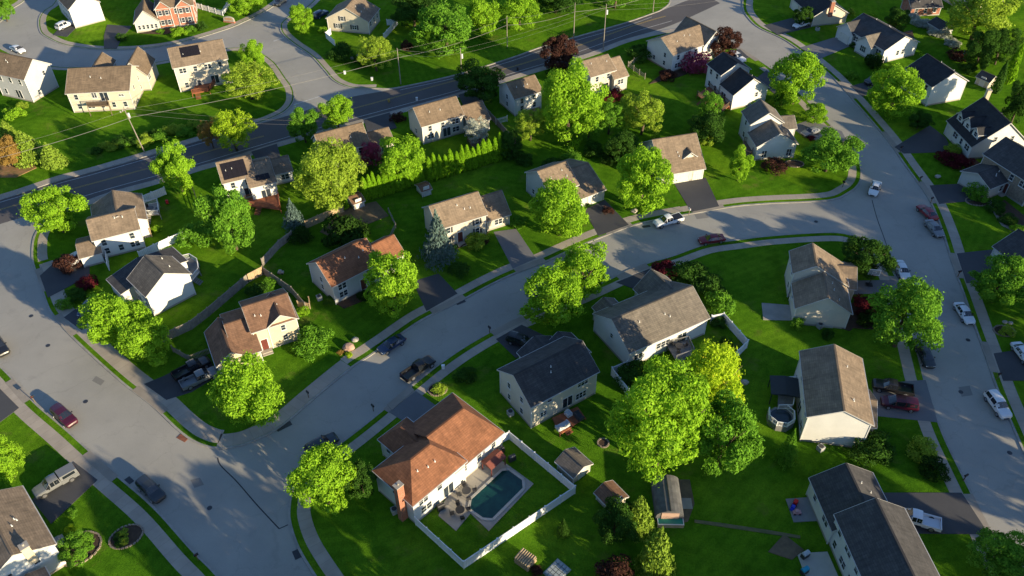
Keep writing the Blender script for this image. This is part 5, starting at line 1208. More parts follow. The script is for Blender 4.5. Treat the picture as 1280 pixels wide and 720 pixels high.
for a in [
 ('sedan', (12, 57), (32, 66), 'white', 'white car parked on the upper left street beside the grey house'),
 ('suv', (70, 37), (92, 27), 'white', 'white car in the driveway of the blank-walled white house', None, D_),
 ('suv', (105, 320), (83, 331), 'white', 'white car behind the dull maroon shrub on the left', None, D_),
 ('sedan', (118, 375), (104, 393), 'blue', 'dark blue car peeking out left of the two joined lime trees', None, D_),
 ('suv', (-7, 424), (5, 442), 'black', 'black car cut by the left edge of the photo'),
 ('suv', (68, 509), (93, 532), 'maroon', 'maroon car parked on the wide left street'),
 ('suv', (175, 599), (203, 626), 'dark', 'black car with a bright windscreen at the bottom left kerb'),
 ('pickup', (95, 589), (44, 619), 'grey', 'grey pickup with a bed cap in the bottom left driveway', None, D_, 'cap'),
 ('pickup', (224, 469), (256, 453), 'black', 'black pickup in the driveway of the stepped-roof house', None, D_),
 ('pickup', (233, 481), (267, 466), 'grey', 'grey pickup next to the black one, nearer the lawn', None, D_),
 ('sedan', (504, 421), (474, 440), 'blue', 'dark blue sedan parked at the upper kerb of the curving street'),
 ('pickup', (506, 472), (540, 449), 'black', 'black pickup parked at the lower kerb of the curving street'),
 ('suv', (389, 563), (416, 548), 'dark', 'dark car behind the corner lime tree on the curving street'),
 ('suv', (642, 424), (661, 431), 'black', 'black car in the driveway behind the slate-roofed house', None, D_),
 ('pickup', (852, 271), (818, 281), 'white', 'white pickup with a dark open bed at the bend of the curving street', None, 0, 'cover'),
 ('sedan', (904, 297), (875, 301), 'crimson', 'dark red sedan on the lower side of the curving street'),
 ('sedan', (1097, 226), (1090, 245), 'white', 'white car driving in the middle of the right junction'),
 ('sedan', (1166, 272), (1152, 259), 'red', 'red car parked at the right kerb ahead of the silver one'),
 ('sedan', (1161, 277), (1175, 294), 'silver', 'silver-white car parked right below the red car'),
 ('sedan', (1122, 326), (1133, 349), 'white', 'white car parked at the left kerb below the right junction'),
 ('sedan', (1198, 380), (1213, 403), 'white', 'white car at the right kerb opposite the round green street tree'),
 ('suv', (1237, 492), (1258, 521), 'white', 'white car lowest on the right street'),
 ('sedan', (1151, 432), (1163, 458), 'dark', 'dark car under the round green street tree'),
 ('pickup', (1138, 489), (1093, 481), 'black', 'black pickup in the driveway above the maroon minivan', None, D_),
 ('van', (1144, 508), (1104, 502), 'maroon', 'maroon minivan in the driveway below the black pickup', None, D_),
 ('pickup', (1169, 656), (1122, 643), 'white', 'white pickup half hidden behind the charcoal roof at the bottom right', None, D_),
 ('sedan', (1010, 28), (992, 34), 'white', 'white car at the garage of the cream single-storey house', None, D_),
 ('suv', (1101, 98), (1083, 104), 'dark', 'dark car left of the tree in front of the cream end wall', None, D_),
 ('sedan', (1272, 434), (1286, 452), 'white', 'white car cut by the right edge of the photo', None, D_),
 ('sedan', (356, -2), (344, 6), 'dark', 'dark car at the top edge on the upper side street'),
 ('suv', (914, 69), (928, 76), 'white', 'white car beside the brown-maroon tree', None, D_),
 ('sedan', (1023, 162), (1005, 168), 'silver', 'silver car in the driveway right of the slate split-level', None, D_),
 ('suv', (396, 21), (406, 16), 'blue', 'dark blue stand-in car tucked at the left wall of the cream gabled house', None, D_),  # car shape standing in for an unidentified dark blue object
]: car(*a)

# ---------------------------------------------------------------- fences
def fence(px, h, mat, label, kind='panel', z=.1, name=None, post=2.4, zt=None):
    pts = [P(x, y, zt if zt is not None else z) for x, y in px]; c = pts[0]
    root = empty(name or 'fence', (c.x, c.y, z), 0, label, 'fence'); 
    for i in range(len(pts)-1):
        a, b = pts[i]-c, pts[i+1]-c; L = (b-a).length; n = max(1, int(round(L/post))); d = (b-a)/n; u = d.normalized()
        pn = MB()
        for k in range(n):
            p, q = a+d*k, a+d*(k+1); s0 = p+u*.07; s1 = q-u*.07; Z = lambda v, zz: Vector((v.x, v.y, zz))
            if kind == 'panel':
                pn.bar(Z(s0, h-.06), Z(s1, h-.06), .09, .1); pn.bar(Z(s0, .12), Z(s1, .12), .09, .1)
                m_ = max(3, int((s1-s0).length/.3))
                for j in range(m_):
                    e0 = s0.lerp(s1, (j+.04)/m_); e1 = s0.lerp(s1, (j+.96)/m_); pn.bar(Z(e0, h/2+.03), Z(e1, h/2+.03), .04, h-.28)
            elif kind == 'picket':
                pn.bar(Z(s0, h*.8), Z(s1, h*.8), .05, .08); pn.bar(Z(s0, .3), Z(s1, .3), .05, .08)
                m_ = max(3, int((s1-s0).length/.2))
                for j in range(m_): e = s0.lerp(s1, (j+.5)/m_); pn.box(e.x-.04, e.x+.04, e.y-.025, e.y+.025, .08, h)
            elif kind == 'rail':
                for zz in (.35, .75, 1.1): pn.bar(Z(s0, zz), Z(s1, zz), .05, .12)
        pn.build('fence_panel', mat, root)
    m = MB()
    pm = []
    for i in range(len(pts)-1):
        a, b = pts[i]-c, pts[i+1]-c; n = max(1, int(round((b-a).length/post)))
        for k in range(n+(i == len(pts)-2)): pm.append(a+(b-a)/n*k)
    for q in pm:
        m = MB(); m.box(-.065, .065, -.065, .065, 0, h+.08); m.box(-.09, .09, -.09, .09, h+.08, h+.13); o = m.build('post', mat, root); o.location = (q.x, q.y, 0)
    return root
fence([(520, 656), (580, 711), (718.5, 617), (636.5, 549), (622, 556)], 1.7, WHITE, 'long white vinyl fence round the swimming pool lawn')
fence([(783, 461), (764, 469), (785, 496)], 1.7, WHITE, 'white vinyl fence at the left end of the tan ranch house')
fence([(888, 404), (903, 401), (933, 435), (907, 460)], 1.7, WHITE, 'white vinyl fence enclosing the right yard of the tan ranch house')
fence([(176, 256), (208, 243)], 1.7, WHITE, 'white fence along the main road verge behind the flat-tan-roofed house')
fence([(176, 324), (214, 306), (237, 296)], 1.7, WHITE, 'white fence sloping between the flat-tan-roofed and the bright white house')
fence([(135, 322), (137, 338)], 1.6, WHITE, 'short white fence in front of the flat-tan-roofed house', post=1.5)
fence([(245, 10), (279, 20), (290, 2)], 1.5, WHITE, 'white picket fence right of the brick house', 'picket')
fence([(414, 43), (408, 48), (419, 58)], 1.6, WHITE, 'short white fence at the left corner of the cream gabled house', post=1.6)
fence([(484, 32), (497, 31), (480, 50)], 1.6, WHITE, 'white fence at the right of the cream gabled house')
fence([(620, 156), (634, 152)], 1.4, WHITE, 'short white gate fence below the small white house', 'picket')
fence([(607, 142), (626, 162), (646, 185)], 1.6, WOODG, 'grey wooden fence between the lower-wing house and the small white house')
fence([(205, 428), (240, 412), (262, 395), (304, 359), (311, 353)], 1.8, WOODG, 'long weathered grey fence behind the stepped-roof house')
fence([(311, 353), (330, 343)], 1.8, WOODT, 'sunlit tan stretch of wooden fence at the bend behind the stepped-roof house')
fence([(330, 343), (366, 368), (383, 388)], 1.7, WOODG, 'dark wooden fence between the stepped-roof house and the red-brown roofed colonial')
fence([(329, 333), (350, 310), (366, 298)], 1.7, WOODG, 'grey wooden fence climbing towards the small blue spruce')
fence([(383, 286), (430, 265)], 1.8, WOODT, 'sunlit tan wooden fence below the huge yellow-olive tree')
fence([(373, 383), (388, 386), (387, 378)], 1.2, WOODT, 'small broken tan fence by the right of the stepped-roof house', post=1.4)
fence([(806, 71), (785, 84), (806, 99)], 1.4, WOODG, 'grey rail fence at the back of the crossing-roof corner house', 'rail')
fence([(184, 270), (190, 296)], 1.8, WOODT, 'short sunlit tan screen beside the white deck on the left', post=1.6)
fence([(217, 440), (238, 452), (266, 441)], 1.3, WOODG, 'low grey fence behind the two parked trucks', 'picket')
fence([(241, 236), (253, 270)], 1.2, DARKM, 'thin grey mesh fence left of the tall pointed green tree', 'rail')
fence([(487, 302), (495, 285), (486, 266)], 1.0, WOODG, 'low dim rail fence on the shaded lawn above the red-brown wing', 'rail')

# ---------------------------------------------------------------- utility poles and wires
def pole(base, h, label, arm=True, can=False, ang=.5, lean=(0, 0), r=.12):
    p = P(base[0], base[1], .1); root = empty('utility_pole', (p.x, p.y, .08), ang, label, 'utility pole', None)
    m = MB(); m.cyl((0, 0, 0), (lean[0], lean[1], h), r, r*.62, 10); m.build('pole', WOODG, root)
    if arm:
        a = MB(); a.box(-1.1+lean[0], 1.1+lean[0], -.06+lean[1], .06+lean[1], h-.75, h-.6); ao = a.build('crossarm', WOODG, root)
        i = MB()
        for x in (-1.0, -.4, .4, 1.0): i.cyl((x+lean[0], lean[1], h-.6), (x+lean[0], lean[1], h-.42), .05, .07, 7)
        i.build('insulator', PIPE, ao)
    if can:
        c = MB(); c.cyl((.32+lean[0]*.8, lean[1]*.8, h-2.6), (.32+lean[0]*.8, lean[1]*.8, h-1.6), .24, n=12); c.cyl((.32+lean[0]*.8, lean[1]*.8, h-1.6), (.32+lean[0]*.8, lean[1]*.8, h-1.5), .26, .1, n=12); c.build('transformer', plain('pale_grey_can', (.5, .52, .52)), root)
    return p+Vector((0, 0, h))
tops = [pole((-60, 262), 10.5, 'utility pole beyond the left edge on the main road', True),
 pole((181, 191), 10.6, 'leaning utility pole with a crossarm left of the junction on the far verge', True, True, 1.1, (-.5, .9)),
 pole((501, 105), 8.8, 'utility pole standing right of the junction on the far verge', False),
 pole((577, 93), 6.6, 'utility pole with a transformer rising from the dark green tree', False, True),
 pole((634, 59), 8.0, 'utility pole in front of the right lime tree at the top', False),
 pole((717, 47), 9.0, 'utility pole on the far grass strip above the maroon tree', False),
 pole((754, 62), 11.5, 'utility pole with a transformer at the near edge of the main road', False, True),
 pole((816, 15), 5.0, 'utility pole at the end of the far grass strip', False)]
WIRE = plain('pale_cable', (.2, .19, .17), .6)
def wire(a, b, sag, r, label, grp='overhead wires along the main road'):
    m = MB(); n = 14; pts = []
    for i in range(n+1):
        t = i/n; q = a.lerp(b, t); q.z -= sag*4*t*(1-t); pts.append(q-a)
    for i in range(n): m.cyl(pts[i], pts[i+1], r, n=5, caps=False)
    o = m.build('overhead_wire', WIRE, smooth=True); o.location = a; tag(o, label, 'wire', grp)
far = P(900, -40, 9)
chain = [tops[0], tops[1], tops[2], tops[4], tops[5], tops[7]+Vector((0, 0, 2)), far]
nm = ['left of the leaning pole', 'from the leaning pole across the junction', 'right of the junction pole', 'past the two lime trees', 'over the far grass strip', 'leaving at the top edge']
for i in range(len(chain)-1):
    for dz, r, lab in ((-.5, .014, 'highest thin wire'), (-2.3, .036, 'thick pale cable')):
        wire(chain[i]+Vector((0, 0, dz)), chain[i+1]+Vector((0, 0, dz)), .8, r, lab+' '+nm[i])
for i, (a, b, w_) in enumerate([(tops[3], tops[6], 'between the two transformer poles'), (tops[6], P(930, -10, 10), 'from the near transformer pole to the top edge'), (tops[2], tops[3], 'between the junction pole and the tree-hidden pole'), (tops[1], P(420, 150, 6), 'from the leaning pole over the main road')]):
    wire(a-Vector((0, 0, .3)), b-Vector((0, 0, .3)), .7, .012, 'thin wire '+w_)
    wire(a-Vector((0, 0, 1.5)), b-Vector((0, 0, 1.2)), .7, .013, 'lower wire '+w_)

# ---------------------------------------------------------------- pool, yard things, street furniture
# swimming pool: coping, liner walls and still water
pool = [(586, 637), (603, 649), (616, 650), (655, 611), (654, 600), (636, 587), (627, 588), (588, 624)]
pw = [P(x, y, .16) for x, y in pool]; cpt = sum(pw, Vector())/len(pw)
root = empty('swimming_pool', (cpt.x, cpt.y, .25), 0, 'teal in-ground swimming pool with cut corners behind the white fence', 'pool')
m = MB(); m.poly([((p-cpt).x, (p-cpt).y) for p in pw], 0, .02)
WATER = rough_mat('pool_water', (.010, .056, .046), (.006, .034, .032), scale=.5, rough=.08, spec=.6, bump=.25, bscale=5, lo=.4, hi=.6)
m.build('water', WATER, root)
cp = MB()
for i in range(len(pw)):
    a, b = pw[i]-cpt, pw[(i+1) % len(pw)]-cpt; cp.bar(a+Vector((0, 0, .02)), b+Vector((0, 0, .02)), .34, .07)
cp.build('coping', plain('pale_coping', (.42, .4, .36), .7), root)
st_ = MB(); e = pw[5]-cpt
for s in (-.25, .25): st_.bar(e+Vector((s, -.2, .0)), e+Vector((s, -.2, .8)), .05); st_.bar(e+Vector((s, -.2, .8)), e+Vector((s+.1, -.7, .7)), .05)
st_.build('ladder', RIM, root)
# small pavilion beside the pool
def pavilion(px, w, d, h, ang, roofm, label, cat='gazebo', name='gazebo', post=TRIM, gable=.5):
    p = P(px[0], px[1], h); root = empty(name, (p.x, p.y, .12), ang, label, cat)
    m = MB()
    z = h-.12
    m.add([(-w/2, -d/2, z), (w/2, -d/2, z), (w/2, d/2, z), (-w/2, d/2, z), (-w/2, 0, z+gable), (w/2, 0, z+gable), (-w/2, -d/2, z-.08), (w/2, -d/2, z-.08), (w/2, d/2, z-.08), (-w/2, d/2, z-.08)],
          [(0, 1, 5, 4), (3, 4, 5, 2), (0, 4, 3, 9, 6), (1, 7, 8, 2, 5), (0, 6, 7, 1), (2, 8, 9, 3), (6, 9, 8, 7)])
    m.build('roof', roofm, root)
    for sx in (-1, 1):
        for sy in (-1, 1):
            q = MB(); q.box(sx*(w/2-.15)-.06, sx*(w/2-.15)+.06, sy*(d/2-.15)-.06, sy*(d/2-.15)+.06, 0, h-.2); q.build('post', post, root)
    return root
pavilion((617, 574), 2.9, 2.0, 1.9, .80, plain('red_awning', (.17, .05, .035), .8), 'small red-roofed play hut beside the pool', 'playhouse', 'playhouse', DOORM)
pavilion((982, 483), 3.6, 4.2, 2.4, 1.39, plain('dark_canopy', (.03, .035, .04), .8), 'dark canopy over the deck of the house with two roof tones', 'canopy', 'canopy', DARKM, .3)
# grey tunnel shed with a green tarp
a = P(770/4+640, 540+215/4, 2.2); b = P(640+795/4, 540+400/4, 2.2); c = (a+b)/2; th = math.atan2((b-a).y, (b-a).x); L = (b-a).length
root = empty('tunnel_shed', (c.x, c.y, 0), th, 'long grey tunnel-roofed shed below the largest lime tree', 'shed')
m = MB(); ns = 10; prof = [(-1.75, .1)]+[(-1.75*math.cos(math.pi*k/ns), 1.2+1.1*math.sin(math.pi*k/ns)) for k in range(ns+1)]+[(1.75, .1)]
n = len(prof); m.add([(x, y, z) for x in (-L/2, L/2) for y, z in prof], [(i, i+1, n+i+1, n+i) for i in range(n-1)]+[tuple(range(n-1, -1, -1)), tuple(range(n, 2*n))])
m.build('cover', rough_mat('grey_tarp', (.12, .12, .125), (.07, .07, .075), scale=1), root)
m = MB(); m.box(-L/2, L/2, -.05, .05, 2.3, 2.36); m.build('ridge_cap', DARKM, root)
m = MB(); m.box(L/2+.02, L/2+.08, -1.1, 1.1, .15, 2.0); m.build('door', plain('pale_pink_panel', (.42, .28, .22)), root)
p = P(837.5, 647, .7); root = empty('plunge_pool', (p.x, p.y, .1), th, 'small green-covered plunge pool at the end of the grey tunnel shed', 'pool')
m = MB(); m.box(-1.1, 1.1, -1.65, 1.65, 0, .62); m.build('wall', WOODT, root); m = MB(); m.box(-1.02, 1.02, -1.55, 1.55, .622, .66); m.build('cover', plain('green_tarp', (.012, .2, .14), .6), root)
m = MB()
for s in (-1, 1): m.box(-1.1, 1.1, s*1.6-.05, s*1.6+.05, .62, .72)
for s in (-1, 1): m.box(s*1.05-.05, s*1.05+.05, -1.548, 1.548, .62, .72)
m.build('rim', TRIM, root)
p = P(856, 630, .1); m = MB(); m.box(-.8, .8, -.9, .9, 0, .12); o = m.build('concrete_slab', CONC); o.location = (p.x, p.y, .15); o.rotation_euler.z = th; tag(o, 'square pale slab beside the grey tunnel shed', 'slab')
# round above-ground pools with white octagonal railings
def octo(px, r, h, label, water):
    p = P(px[0], px[1], h); root = empty('round_deck_pool', (p.x, p.y, .1), .2, label, 'pool')
    m = MB(); m.cyl((0, 0, 0), (0, 0, h), r, n=8); m.build('wall', GREYD, root)
    m = MB(); m.cyl((0, 0, h), (0, 0, h+.02), r*.78, n=24); m.build('water', water, root)
    q = MB()
    for k in range(8):
        if k in (1, 2): continue
        a0, a1 = 2*math.pi*k/8, 2*math.pi*(k+1)/8; A = Vector((math.cos(a0)*r*.97, math.sin(a0)*r*.97, h)); B2 = Vector((math.cos(a1)*r*.97, math.sin(a1)*r*.97, h))
        q.bar(A+Vector((0, 0, .9)), B2+Vector((0, 0, .9)), .1, .08); q.bar(A+Vector((0, 0, .15)), B2+Vector((0, 0, .15)), .07, .06); q.bar(A, A+Vector((0, 0, .95)), .1)
        for j in range(1, 8): u = A.lerp(B2, j/8); q.bar(u, u+Vector((0, 0, .9)), .04)
    q.build('railing', WHITE, root)
octo((976, 522), 1.9, 1.0, 'round dark pool with a white railing beside the house with two roof tones', rough_mat('dark_water', (.015, .03, .04), (.01, .02, .03), scale=.5, rough=.08, spec=.6))
# patio furniture
def table_set(px, z, label, col, chairs=4):
    p = P(px[0], px[1], z+.7); root = empty('patio_table', (p.x, p.y, z), .4, label, 'table')
    m = MB(); m.cyl((0, 0, .68), (0, 0, .73), .6, n=16); m.build('table_top', col, root); m = MB(); m.cyl((0, 0, 0), (0, 0, .68), .05, n=6); m.cyl((0, 0, 0), (0, 0, .04), .28, n=10); m.build('leg', DARKM, root)
    for k in range(chairs):
        t = 2*math.pi*k/chairs+.3; r = empty('patio_chair', (p.x+math.cos(t)*1.05, p.y+math.sin(t)*1.05, z), t+math.pi/2, 'north south east west'.split()[k]+' side chair at the '+label, 'chair', 'chairs of the '+label)
        s = MB(); s.box(-.26, .26, -.26, .26, .4, .46); s.build('seat', col, r); s = MB(); s.box(-.26, .26, -.30, -.262, .4, .95); s.build('backrest', col, r)
        for x in (-.22, .22):
            for y in (-.22, .22): l = MB(); l.box(x-.02, x+.02, y-.02, y+.02, 0, .4); l.build('leg', DARKM, r)
table_set((583, 613), .15, 'grey table on the pool patio', DARKM)
table_set((575, 637), .15, 'dark patio table at the bottom of the pool patio', BLACK)
table_set((849, 432), 1.4, 'dark table on the grey deck of the tan ranch', DARKM, 3)
table_set((188, 260), 1.2, 'dark table on the white-railed deck', DARKM, 3)
def umbrella(px, h, col, label):
    p = P(px[0], px[1], h); root = empty('parasol', (p.x, p.y, .1), 0, label, 'parasol')
    m = MB(); m.cyl((0, 0, 0), (0, 0, h), .03, n=6); m.build('pole', DARKM, root); m = MB(); m.cyl((0, 0, h-.5), (0, 0, h), 1.2, .03, 8); m.build('canopy', col, root)
BLUEP = plain('blue_fabric', (.02, .05, .5), .7)
root = umbrella((713, 202), 2.2, BLUEP, 'blue parasol behind the tan-roofed garage house')
root = umbrella((583, 583), 2.2, plain('charcoal_fabric', (.04, .04, .045), .8), 'charcoal parasol on the pool patio') if 0 else None
def sofa(px, z, ang, col, label, name='outdoor_sofa', w=1.7, cat='sofa'):
    p = P(px[0], px[1], z+.4); root = empty(name, (p.x, p.y, z), ang, label, cat)
    m = MB(); m.box(-w/2, w/2, -.38, .38, .05, .42); m.build('seat', col, root); m = MB(); m.box(-w/2, w/2, .382, .55, .05, .8); m.build('backrest', col, root)
    for s in (-1, 1): m = MB(); m.box(s*(w/2+.09)-.085, s*(w/2+.09)+.085, -.38, .55, .05, .6); m.build('armrest', col, root)
LGREY = plain('light_cushion', (.5, .52, .55), .8)
sofa((703, 531), .6, .58+math.pi, LGREY, 'light grey outdoor sofa on the red deck')
sofa((724, 519), .6, 2.1, plain('charcoal_cushion', (.04, .045, .05), .8), 'charcoal outdoor sofa at the end of the red deck', w=1.2)
sofa((711, 517), .6, .58, LGREY, 'small pale armchair on the red deck', name='outdoor_armchair', w=.5, cat='armchair')
# basketball hoop
p = P(1086, 357, 0); root = empty('basketball_hoop', (p.x, p.y, .12), R(-8), 'freestanding basketball hoop with a white backboard by the driveway', 'basketball hoop')
m = MB(); m.box(-.5, .5, -.4, .4, 0, .2); m.build('base', BLACK, root); m = MB(); m.bar((0, .2, .2), (0, -.1, 2.9), .1); m.build('pole', BLACK, root)
m = MB(); m.box(-.9, .9, -.32, -.27, 2.5, 3.6); m.build('backboard', plain('clear_board', (.3, .32, .34), .2), root)
m = MB()
for (x0, x1, z0, z1) in ((-.95, .95, 3.55, 3.65), (-.95, .95, 2.45, 2.55), (-.95, -.85, 2.55, 3.55), (.85, .95, 2.55, 3.55), (-.3, .3, 3.18, 3.23), (-.3, .3, 2.75, 2.8), (-.3, -.25, 2.8, 3.18), (.25, .3, 2.8, 3.18)): m.box(x0, x1, -.35, -.25, z0, z1)
m.build('frame', WHITE, root)
m = MB(); rr = [(math.cos(2*math.pi*k/14)*.23, -.58+math.sin(2*math.pi*k/14)*.23, 2.72) for k in range(15)]
for k in range(14): m.bar(rr[k], rr[k+1], .03)
m.build('rim', REDL, root)
# mailboxes at the kerb
def mailbox(px, ang, label, col=BLACK):
    p = P(px[0], px[1], .1); root = empty('mailbox', (p.x, p.y, .1), ang, label, 'mailbox')
    m = MB(); m.box(-.05, .05, -.05, .05, 0, 1.1); m.build('post', WOODB, root)
    m = MB(); m.box(-.12, .12, -.28, .28, 1.1, 1.3); m.cyl((0, -.28, 1.3), (0, .28, 1.3), .12, n=12); m.build('box', col, root)
    m = MB(); m.box(.125, .14, -.1, -.05, 1.2, 1.5); m.build('flag', REDL, root)
for px, a, lb in [((386, 497), .7, 'black mailbox by the sidewalk above the corner drain'), ((467, 514), .7, 'black mailbox on the verge opposite the corner lime tree'), ((612, 416), .6, 'black mailbox at the kerb above the slate-roofed house'),
    ((1125, 190), -1.0, 'black mailbox at the right kerb above the junction'), ((1149, 228), -1.0, 'black mailbox at the right kerb across the white moving car'), ((1163, 254), -1.0, 'black mailbox right beside the red car'), ((1204, 601), -1.1, 'black mailbox at the left kerb low on the right street'),
    ((1197, 346), -1.2, 'black mailbox at the right kerb above the upper white car'), ((1246, 474), -1.2, 'black mailbox at the right kerb above the lowest white car'), ((1053, 234), .3, 'black mailbox on the rounded corner under the mid-green tree'), ((248, 700), -.9, 'black box at the bottom left sidewalk'), ((44, 503), -.8, 'black mailbox on the verge left of the maroon car'), ((861, 268), .3, 'pale mailbox at the end of the cape driveway'),
    ((721, 62), .5, 'mailbox on the main road verge by the small cream house')]: mailbox(px, a, lb, PIPE if 'pale' in lb else BLACK)
# curved stone edgings and garden beds
def ring(px, rx, ry, ang, label, stone=True, planted=False):
    p = P(px[0], px[1], .1); root = empty('garden_bed', (p.x, p.y, .1), ang, label, 'garden bed')
    m = MB(); n = 26; m.poly([(math.cos(2*math.pi*k/n)*rx*.95, math.sin(2*math.pi*k/n)*ry*.95) for k in range(n)], 0, .05); m.build('mulch', MULCH, root)
    s = MB(); r_ = random.Random(px[0])
    for k in range(n):
        t = 2*math.pi*k/n; M = Matrix.Translation((math.cos(t)*rx, math.sin(t)*ry, 0)) @ Matrix.Rotation(t+r_.uniform(-.3, .3), 4, 'Z'); w = math.pi*(rx+ry)/n*.42; s.box(-.1, .1, -w, w, 0, r_.uniform(.12, .2), M)
    s.build('stone_edging', STONE, root)
    if planted:
        for k in range(4): link_mesh('plant', BSH[k % 4], root, (r_.uniform(-.6, .6)*rx, r_.uniform(-.6, .6)*ry, .2), 0, (rx*.3, rx*.3, .4), LM['dark'] if k % 2 else LM['olive'])
    return root
ring((158, 671), 2.0, 1.6, .5, 'oval stone-edged bed with small plants on the bottom left lawn', planted=True)
ring((99, 686), 2.6, 2.2, .6, 'curved stone-edged bed round the clipped tree by the bottom left house')
ring((1222, 252), 2.2, 1.4, 0, 'oval bed round the small tree-like shrub at the right')
ring((754, 554), .75, .75, 0, 'small stone fire ring on the dark lawn beyond the pool fence')
ring((547, 487), 1.4, 1.2, .3, 'round planted bed at the top of the grey driveway', planted=True)
ring((1255, 414), 1.6, 1.2, 0, 'round bed with two pale stones beside the right sidewalk')
ring((993, 205), 1.8, 1.2, 0, 'curved stone bed below the slate split-level')
# foundation planting beds as mulch patches beside houses
for pl in ([(1030, 404), (1062, 414), (1082, 400), (1090, 372), (1070, 372), (1060, 392)], [(812, 105), (850, 96), (880, 84), (868, 72), (840, 82)], [(600, 298), (570, 312), (588, 300), (612, 290)],
           [(1180, 190), (1210, 208), (1226, 205), (1200, 186)], [(1240, 262), (1262, 285), (1280, 292), (1280, 270), (1255, 250)], [(80, 318), (92, 330), (88, 345), (76, 340)], [(408, 372), (430, 386), (470, 370), (455, 360)],
           [(175, 42), (205, 43), (240, 38), (246, 32), (205, 36)], [(1063, 380), (1080, 372), (1096, 380), (1092, 412), (1060, 410)], [(1105, 46), (1140, 38), (1146, 60), (1120, 70)]):
    slab('mulch_bed', pl, MULCH)
# boulders and bits
def rock(px, s, label, col=STONE, cat='boulder', name='boulder'):
    p = P(px[0], px[1], s*.4); r_ = random.Random(px[0]*7+px[1]); bm = bmesh.new(); bmesh.ops.create_icosphere(bm, subdivisions=2, radius=s)
    for v in bm.verts: v.co = Vector((v.co.x*1.2, v.co.y, v.co.z*.7))*r_.uniform(.85, 1.12)
    me = bpy.data.meshes.new(name); bm.to_mesh(me); bm.free(); me.materials.append(col); o = bpy.data.objects.new(name, me); C.objects.link(o); o.location = (p.x, p.y, .1+s*.35); tag(o, label, cat)
PALE = rough_mat('pale_rock', (.42, .38, .32), (.28, .25, .21), scale=1.5)
rock((436, 434), .8, 'pinkish garden boulder by the sidewalk of the stepped-roof house', rough_mat('pink_rock', (.42, .27, .2), (.3, .2, .15), scale=1.5))
rock((444, 425), .5, 'pale green-grey boulder behind the pinkish garden boulder', PALE)
rock((450, 52+17), .7, 'left pale boulder beside the spreading olive tree', PALE); rock((440, 73), .5, 'right pale boulder beside the spreading olive tree', PALE)
rock((793, 264), .55, 'white boulder at the foot of the tall lime tree', PALE); rock((1172, 221), .5, 'flat pale stone on the lawn at the right junction', PALE)
rock((1256, 403), .35, 'left pale stone in the round bed by the right sidewalk', PALE); rock((1263, 404), .35, 'right pale stone in the round bed by the right sidewalk', PALE)
rock((931, 478), .5, 'pale stone on the dark lawn right of the golden tree', PALE)
for px, lb in [((431, 91), 'white utility box left of the junction pole'), ((465, 99), 'small white utility box on the verge below the spreading olive tree'), ((554, 459), 'small pale utility post by the lower kerb of the curving street'), ((521, 124), 'white post on the near edge of the main road'), ((647, 86), 'dark post on the near edge of the main road'), ((486, 126), 'yellow marker post in the main road verge')]:
    p = P(px[0], px[1], .4); m = MB(); m.box(-.22, .22, -.16, .16, 0, .7); m.box(-.25, .25, -.19, .19, .7, .76); o = m.build('utility_box', YEL if 'yellow' in lb else (DARKM if 'dark' in lb else WHITE)); o.location = (p.x, p.y, .1); tag(o, lb, 'utility box')
def ac(px, label):
    p = P(px[0], px[1], .5); root = empty('air_conditioner', (p.x, p.y, .1), .5, label, 'air conditioner')
    m = MB(); m.box(-.4, .4, -.4, .4, 0, .8); m.build('casing', plain('ac_grey', (.35, .36, .36)), root); m = MB(); m.cyl((0, 0, .8), (0, 0, .84), .33, n=14); m.build('fan_grille', DARKM, root)
ac((638, 516), 'air conditioner at the left wall of the slate-roofed house'); ac((493, 638), 'air conditioner beside the brick chimney'); ac((1026, 560), 'air conditioner under the sunlit end wall of the house with two roof tones'); ac((399, 372), 'air conditioner at the left wall of the red-brown roofed colonial'); ac((1025, 407), 'air conditioner under the end wall of the split-level'); ac((1022, 24+12), 'air conditioner by the cream single-storey house')
# bulkhead at the split-level end wall, entrance sign, play things
p = P(1034, 402, .5); m = MB(); m.add([(-.8, -1, 0), (.8, -1, 0), (.8, 1, 0), (-.8, 1, 0), (-.8, -1, .4), (.8, -1, .4), (.8, 1, .9), (-.8, 1, .9)], [(0, 1, 5, 4), (1, 2, 6, 5), (2, 3, 7, 6), (3, 0, 4, 7), (4, 5, 6, 7)]); o = m.build('cellar_bulkhead', plain('bulkhead_grey', (.35, .36, .34))); o.location = (p.x, p.y, .1); o.rotation_euler.z = HB['h24'][0][3]-math.pi/2; tag(o, 'pale sloping cellar bulkhead at the end wall of the split-level', 'bulkhead')
p = P(287, 28, .1); root = empty('entrance_sign', (p.x, p.y, .1), -.3, 'low cream and brick neighbourhood entrance sign on the corner lawn', 'sign')
m = MB(); m.box(-1.6, 1.6, -.3, .3, 0, .4); m.build('base', REDBR, root); m = MB(); n = 12
pr = [(-1.5, .4)]+[(1.5*-math.cos(math.pi*k/n), 1.0+.6*math.sin(math.pi*k/n)) for k in range(n+1)]+[(1.5, .4)]; k_ = len(pr)
m.add([(x, y, z) for y in (-.2, .2) for x, z in pr], [tuple(range(k_)), tuple(range(2*k_-1, k_-1, -1))]+[(i, k_+i, k_+i+1, i+1) for i in range(k_-1)]); m.build('panel', PALE, root)
m = MB(); m.box(-1.0, 1.0, -.24, -.205, .75, 1.25); m.build('plaque', plain('tan_plaque', (.4, .22, .12)), root)
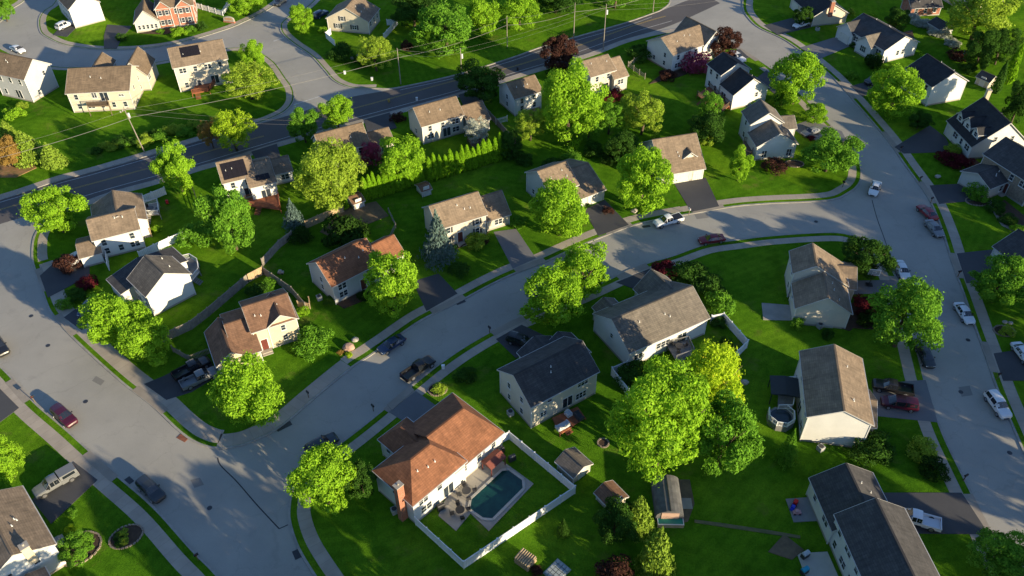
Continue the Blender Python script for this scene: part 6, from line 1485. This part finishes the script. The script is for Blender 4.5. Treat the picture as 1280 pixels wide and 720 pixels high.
def slide(px, ang, label, col, col2):
    p = P(px[0], px[1], .5); root = empty('play_slide', (p.x, p.y, .1), ang, label, 'slide'); m = MB(); m.bar((-1.6, 0, .15), (.6, 0, 1.3), .55, .06); m.build('chute', col, root)
    m = MB(); m.box(.6, 1.4, -.5, .5, 1.2, 1.3); [m.box(x-.04, x+.04, y-.04, y+.04, 0, 1.9) for x in (.62, 1.38) for y in (-.46, .46)]; m.build('platform', col2, root)
slide((1200, 72), .45, 'turquoise play slide on the lawn below the white flowering hedge', plain('pale_plastic', (.4, .5, .5)), plain('turquoise_plastic', (.05, .35, .4)))
def toy(px, col, label, name='toy_car', z=.12):
    p = P(px[0], px[1], .3); root = empty(name, (p.x, p.y, z), px[0] % 3, label, 'toy'); m = MB(); m.box(-.5, .5, -.25, .25, .15, .45); m.box(-.3, .15, -.22, .22, .45, .75); m.build('body', col, root)
    for x in (-.3, .3):
        for y in (-.27, .27): w_ = MB(); w_.cyl((x, y-.04, .15), (x, y+.04, .15), .15, n=10); w_.build('wheel', BLACK, root)
toy((209, 253), plain('toy_red', (.6, .02, .02)), 'red ride-on toy on the lawn below the main road fence')
toy((994, 629), plain('toy_red', (.6, .02, .02)), 'red ride-on toy on the grey patio'); toy((991, 635), plain('toy_blue', (.02, .05, .5)), 'blue ride-on toy on the grey patio'); toy((996, 641), plain('toy_pink', (.55, .3, .32)), 'pink ride-on toy on the grey patio')
toy((351, 341), PALE, 'pale toy on the shaded lawn below the wooden fence')
def grill(px, label, z=.15, col=BLACK):
    p = P(px[0], px[1], .8); root = empty('grill', (p.x, p.y, z), .5, label, 'grill'); m = MB(); m.box(-.5, .5, -.28, .28, .1, .8); m.build('cart', DARKM, root); m = MB(); m.cyl((-.45, 0, .85), (.45, 0, .85), .3, n=12); m.build('lid', col, root)
grill((1007, 693), 'silver-covered grill at the corner of the pale bottom right patio', .2, plain('silver_cover', (.45, .48, .5)))
grill((1006, 713), 'blue-covered grill on the pale bottom right patio', .2, plain('cyan_cover', (.02, .3, .45)))
grill((626, 562), 'black grill at the patio by the white pool fence corner'); grill((551, 633), 'black grill beside the pool house wall'); grill((640, 572), 'grey grill near the pool fence', col=DARKM)
# stacked firewood at the bottom
p = P(657, 700, .6); root = empty('wood_pile', (p.x, p.y, .1), .9, 'stacked brown firewood at the bottom edge under the pool fence', 'wood pile')
m = MB()
for k in range(7):
    for j in range(4): m.cyl((-.9+.02*j, -.9+k*.3+.1*(j % 2), .15+j*.26), (.9, -.9+k*.3+.1*(j % 2), .15+j*.26), .14, n=7)
m.build('log_stack', WOODT, root)
p = P(696, 714, .3); m = MB()
for i in range(5):
    for j in range(4): m.box(-1.2+i*.5, -1.2+i*.5+.42, -1.0+j*.5, -1.0+j*.5+.42, 0, .3)
m.box(-1.3, 1.4, -1.1, 1.1, -.02, .1); o = m.build('raised_planter', plain('pale_frame', (.3, .34, .34))); o.location = (p.x, p.y, .12); o.rotation_euler.z = .8; tag(o, 'pale gridded garden frame at the bottom edge', 'planter')
